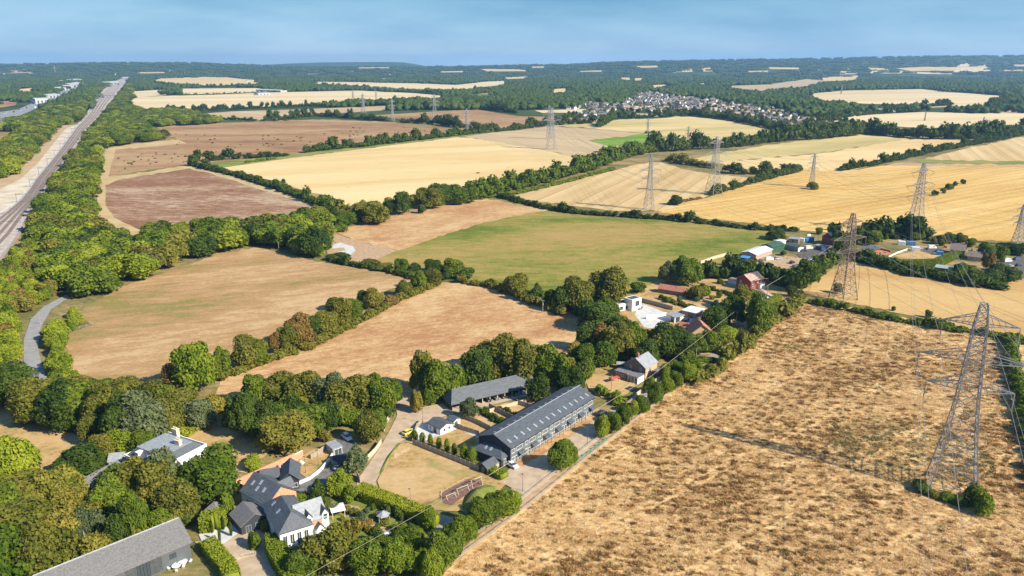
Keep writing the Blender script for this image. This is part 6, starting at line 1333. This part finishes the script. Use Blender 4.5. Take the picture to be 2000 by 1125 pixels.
# patio furniture by the barn
for i,(x,y,l) in enumerate([(345,1110,'left white parasol table beside the converted barn'),(358,1102,'right white parasol table beside the converted barn')]):
    g=G(x,y); r_=thing('garden_table',l,'table',(g.x,g.y,0),0,'tables beside the barn'); m=MB(); m.lathe([(0,.72),(1.0,.72),(1.0,.78),(0,.78)],14); m.build('top',M['white'],r_); m=MB(); m.tube((0,0,0),(0,0,.72),.08); m.build('leg',M['white'],r_)
    for k in range(4):
        a=k*math.pi/2+.4; m=MB(); cx,cy=1.5*math.cos(a),1.5*math.sin(a); m.box(cx-.25,cx+.25,cy-.25,cy+.25,.4,.48)
        ch=m.mesh('seat',M['white']); q=thing('garden_chair',f'white garden chair {["right of","behind","left of","in front of"][k]} the {"left" if i==0 else "right"} parasol table','chair',(g.x,g.y,0),0,'chairs beside the barn'); quick('seat',ch,q)
        m=MB(); m.box(cx*1.17-.22,cx*1.17+.22,cy*1.17-.05,cy*1.17+.05,.48,.95); m.build('backrest',M['white'],q)
        for sx in (-.2,.2):
            for sy in (-.2,.2): m=MB(); m.box(cx+sx-.025,cx+sx+.025,cy+sy-.025,cy+sy+.025,0,.4); m.build('leg',M['white'],q)
for i,(x,y,sx,sy,h,mt,l) in enumerate([(556,905,4,1.6,.8,'slate_pale','grey stack of paving slabs beside the orange wall'),(575,898,3,2,.6,'white','pale pile of builders rubble near the short wall end'),(566,915,2.4,1.4,.9,'wood','timber pile between the orange wall and the dark annexe'),(590,905,2,2,.7,'sheetw','white wrapped pallet on the small building site'),(553,913,1.6,1.2,1.4,'bluep','blue covered stack by the orange wall'),(530,916,3,1.4,.7,'white','white upturned boat shaped cover by the orange wall'),(1540,505,3,2,.8,'wood','brown log pile in the gravel yard'),(1556,503,3,2,.7,'tile','rusty scrap pile in the gravel yard'),(1530,502,2,2,.8,'wood','small timber pile in the gravel yard'),(1400,748,1,1,.4,'wood','x'),(1378,722,5,3,.8,'tilep','pale rubble heap beside the lane past the cottage'),(1390,718,3,2,.6,'white','white broken slabs on the rubble heap beside the lane'),(1845,484,3,2,1.5,'redp','red covered stack in the farmyard behind the bungalow'),(1810,488,3,2,1.2,'dgrey','dark machinery stack in the farmyard behind the bungalow'),(1650,466,4,2,1.2,'dgrey','dark scrap stack left of the far yard hedge'),(1664,462,3,2,1,'white','white scrap stack along the far yard edge'),(1682,466,4,2,1.2,'black','black scrap stack along the far yard edge'),(1700,468,3,2,1,'slate_pale','grey scrap stack right along the far yard edge'),(1580,461,4,2,1.3,'white','white stored panels behind the blue covered container'),(1598,457,3,2,1.2,'dgrey','dark stored panels left of the red yard house')]):
    if l=='x': continue
    g=G(x,y); r_=thing('stored_pile',l,'pile',(g.x,g.y,0),.4+i*.7,'piles of stored material'); rq=random.Random(i)
    for k in range(4):
        m=MB(); cx,cy=rq.uniform(-sx*.3,sx*.3),rq.uniform(-sy*.3,sy*.3); a=sx*rq.uniform(.15,.3); b=sy*rq.uniform(.2,.35); m.hull([(cx-a,cy-b,0),(cx+a,cy-b*.8,0),(cx+a*.9,cy+b,0),(cx-a,cy+b,0)],[(cx-a*.8,cy-b*.7,h*rq.uniform(.5,1)),(cx+a*.7,cy-b*.7,h*rq.uniform(.5,1)),(cx+a*.7,cy+b*.7,h),(cx-a*.8,cy+b*.6,h*.8)]); m.build('stacked_piece',M[mt],r_)
# ------------------------------------------------------------------ village
def vh_proto(L,W,he,hr,wall,roof,hip=0):
    w=MB(); gable_walls(w,L,W,he,hr,'x',hip); r_=MB(); slope_roof(r_,L,W,he,hr,'x',.4,.2,hip); g=MB()
    for u_ in (.2,.6):
        for z in (.9,3.3):
            if z+1.2<he: g.box(L*u_,L*u_+1.4,-.05,0,z,z+1.2); g.box(L*u_,L*u_+1.4,W,W+.05,z,z+1.2)
    c=MB(); c.box(L*.8-.4,L*.8+.4,W/2-.4,W/2+.4,he,hr+1.2)
    return w.mesh('wall',M[wall]),r_.mesh('roof',M[roof]),g.mesh('windows',M['glass']),c.mesh('chimney',M['brick'])
VP=[(vh_proto(9,8,4.8,8,'white','tileb'),'white walled','brown tiled'),(vh_proto(16,8,4.8,8,'white','grey'),'white walled','grey'),(vh_proto(10,8,4.8,8.2,'brickt','slate'),'tan brick','slate'),(vh_proto(9,8,4.8,8,'cream','tilep'),'cream','pinkish tiled'),(vh_proto(18,8,4.8,8,'brick','tileb'),'brown brick','brown tiled'),(vh_proto(12,8,2.8,6.2,'white','tilep'),'low white','pinkish tiled'),(vh_proto(10,9,4.8,8,'white','slate',3),'white hipped','slate')]
VH=[(1170,238),(1100,222),(1090,216),(1130,205),(1165,202),(1200,202),(1215,190),(1245,180),(1275,180),(1330,188),(1370,196),(1430,196),(1480,208),(1530,220),(1580,232),(1640,245),(1635,258),(1600,256),(1540,250),(1480,232),(1420,224),(1380,216),(1330,220),(1300,219),(1240,219),(1200,215)]
r=random.Random(21); cand=[]; d=1250
row=0
while d<3300:
    row+=1; x=-200+ (row%2)*9
    while x<1500:
        X=x+r.uniform(-3,3); Y=d+r.uniform(-6,6)+18*math.sin(x/90); px,py=P((X,Y,0)); x+=r.choice((17,19,21,26))
        if inpoly(px,py,VH) and not any(inpoly(px,py,f) or inpoly(px,py-5,f) for f in FIELDS) and r.random()<.86:
            cand.append((X,Y,py,px))
    d+=22+d*.006
cand.sort(key=lambda q:q[1]); print('village',len(cand))
def put(X,Y,k,rz,label,group):
    (w,ro,g,c),a,b=VP[k]; r_=thing('village_house',label,'house',(X,Y,T(X,Y)),rz,group); quick('wall',w,r_); o=quick('roof',ro,r_); quick('chimney',c,o); quick('windows',g,r_)
for i,(X,Y,py,px) in enumerate(cand[:235]):
    k=r.randrange(7); a,b=VP[k][1:]
    put(X,Y,k,r.choice((.35,.35,1.92,-.2,1.3))+r.uniform(-.15,.15)+(math.pi if r.random()<.5 else 0),f'{a} house with {b} roof in the {"nearest" if py>235 else "near" if py>225 else "middle" if py>215 else "farther"} rows of the village, {"left end" if px<1180 else "left part" if px<1270 else "centre" if px<1360 else "centre right" if px<1450 else "right part" if px<1540 else "right end"}',f'{a} houses in the village')
if len(cand)>235:
    vs=MB(); rs=MB()
    for (X,Y,py,px) in cand[235:]:
        a=r.uniform(0,3.1); L=r.choice((9,12,16)); W_=8; m=MB(); gable_walls(m,L,W_,4.8,8); q=MB(); slope_roof(q,L,W_,4.8,8,'x',.4)
        c,s=math.cos(a),math.sin(a)
        for src,dst in ((m,vs),(q,rs)):
            b=len(dst.v); dst.v+=[(X+v[0]*c-v[1]*s,Y+v[0]*s+v[1]*c,v[2]) for v in src.v]; dst.f+=[tuple(j+b for j in f) for f in src.f]; dst.m+=src.m
    root=vs.build('village_houses',M['white'],None); tag(root,'far rows of small pale village houses too small to count','houses',None,'stuff'); rs.build('roofs',M['tileb'],root)
FH=[(1475,140),(1490,141),(1500,143),(1460,148),(1485,137),(1600,137),(1585,138),(1560,145),(1000,185),(960,195),(1020,192),(930,198),(60,165),(40,170),(20,162),(110,158),(95,168),(30,152),(180,205),(150,150),(220,146),(280,145),(330,148),(560,158),(580,160),(640,155),(700,150),(760,146),(840,150),(880,145),(940,150),(975,155),(1000,150),(690,140),(1320,150),(1380,155),(1420,152),(1550,133),(1640,135),(1860,127),(1760,124),(1900,125),(1970,150),(470,182),(480,160),(10,150),(60,150),(130,145)]
for i,(x,y) in enumerate(FH):
    for j in range(1):
        g=G(x+r.uniform(-3,3),y); k=r.choice((0,1,3,5)); (w,ro,gg,c),a,b=VP[k]
        put(g.x,g.y,k,r.uniform(0,6.28),f'{a} house with {b} roof scattered in the far woods, {"far left" if x<300 else "left" if x<700 else "centre" if x<1100 else "right" if x<1500 else "far right"}',f'{a} houses scattered in the far woods')
# ------------------------------------------------------------------ rough grass tufts
TU=D.collections.new('tuft_kinds')
def tuft(seed,col,n=46):
    rg=np.random.default_rng(seed); V=[];F_=[]
    for i in range(n):
        a=rg.uniform(0,6.28); rr_=abs(rg.normal(0,.42)); x,y=rr_*math.cos(a),rr_*math.sin(a); h=rg.uniform(.35,1.0)*(1-.45*min(1,rr_)); w=rg.uniform(.08,.16); b=rg.uniform(0,6.28)
        dx,dy=math.cos(b)*w,math.sin(b)*w; lx,ly=rg.normal(0,.28,2)
        k=len(V); V+=[(x-dx,y-dy,0),(x+dx,y+dy,0),(x+lx+dx*.5,y+ly+dy*.5,h),(x+lx-dx*.5,y+ly-dy*.5,h)]; F_+=[(k,k+1,k+2),(k,k+2,k+3)]
    return np.array(V,dtype=np.float32),np.array(F_,dtype=np.int32)
TM=[leafmat('straw_grass',(.53,.34,.13),(.70,.49,.24),.3),leafmat('pale_straw_grass',(.65,.47,.24),(.78,.61,.37),.3),leafmat('brown_seed_heads',(.30,.165,.065),(.46,.28,.12),.25),leafmat('olive_dry_grass',(.19,.17,.06),(.32,.26,.11),.2)]
ti=0
for m_ in TM:
    for j in range(2):
        V,Fc=tuft(900+ti,m_); me=npmesh('grass_tuft',V,Fc,m_); o=D.objects.new('grass_tuft' if ti==0 else 'grass_tuft.%03d'%ti,me); TU.objects.link(o); ti+=1
import mathutils
RF=[(700,1290),(840,1150),(1003,1018),(1183,873),(1303,778),(1348,744),(1440,705),(1458,668),(1502,620),(1562,598),(1600,598),(1700,612),(1800,633),(1870,647),(1958,665),(1975,720),(2040,860),(2140,1290)]
r=random.Random(77); pts=[]; y=112.0
while y<360:
    s=max(.66,y/235.0*.86); x=-30.0
    while x<260:
        X=x+r.uniform(-.5,.5)*s; Y=y+r.uniform(-.5,.5)*s; x+=s
        px,py=P((X,Y,0))
        if not inpoly(px,py,RF): continue
        nv=.35*mathutils.noise.noise(Vector((X*.03,Y*.04,1)))+.45*mathutils.noise.noise(Vector((X*.19,Y*.4,5)))+.7*mathutils.noise.noise(Vector((X*.45,Y*.8,9)))
        u_=r.random()
        if nv+.5*(u_-.5)<-.40: k=2; h=r.uniform(.6,1.2)
        elif nv<-.06: k=0 if u_<.6 else 3 if u_<.75 else 2; h=r.uniform(.4,.8)
        else: k=1 if u_<.62 else 0; h=r.uniform(.25,.6)
        if math.hypot(X-117,Y-205)<22 and u_<.5: k=3
        tl=((X+.81*Y*0)*.625-(Y-148)*.78)%24
        if tl<.9 or 2.2<tl<3.1: k=1; h*=.35
        w=s*r.uniform(1.0,1.9); pts.append((X,Y,0,r.uniform(0,6.28),w,w,h*.85,k*2+r.randrange(2)))
    y+=s
print('tufts',len(pts))
scatter('dry_grass',pts,'tall dry straw coloured grass covering the rough field',TU)
# ------------------------------------------------------------------ haze: one closed box of even air round the farmland and hills
m=MB(); m.box(-12500,12500,-400,14950,-40,235); hz=m.build('haze',[],None); hz.data.materials.clear()
hm=D.materials.new('haze_air'); hm.use_nodes=True; t=hm.node_tree; t.nodes.clear(); v=N(t,'ShaderNodeVolumePrincipled'); v.inputs['Color'].default_value=(.33,.62,1.0,1); v.inputs['Density'].default_value=6.5e-5; v.inputs['Anisotropy'].default_value=.2
oo=N(t,'ShaderNodeOutputMaterial'); t.links.new(v.outputs[0],oo.inputs['Volume']); hz.data.materials.append(hm); tag(hz,'thin blue summer haze in the far distance','haze',None,'stuff')
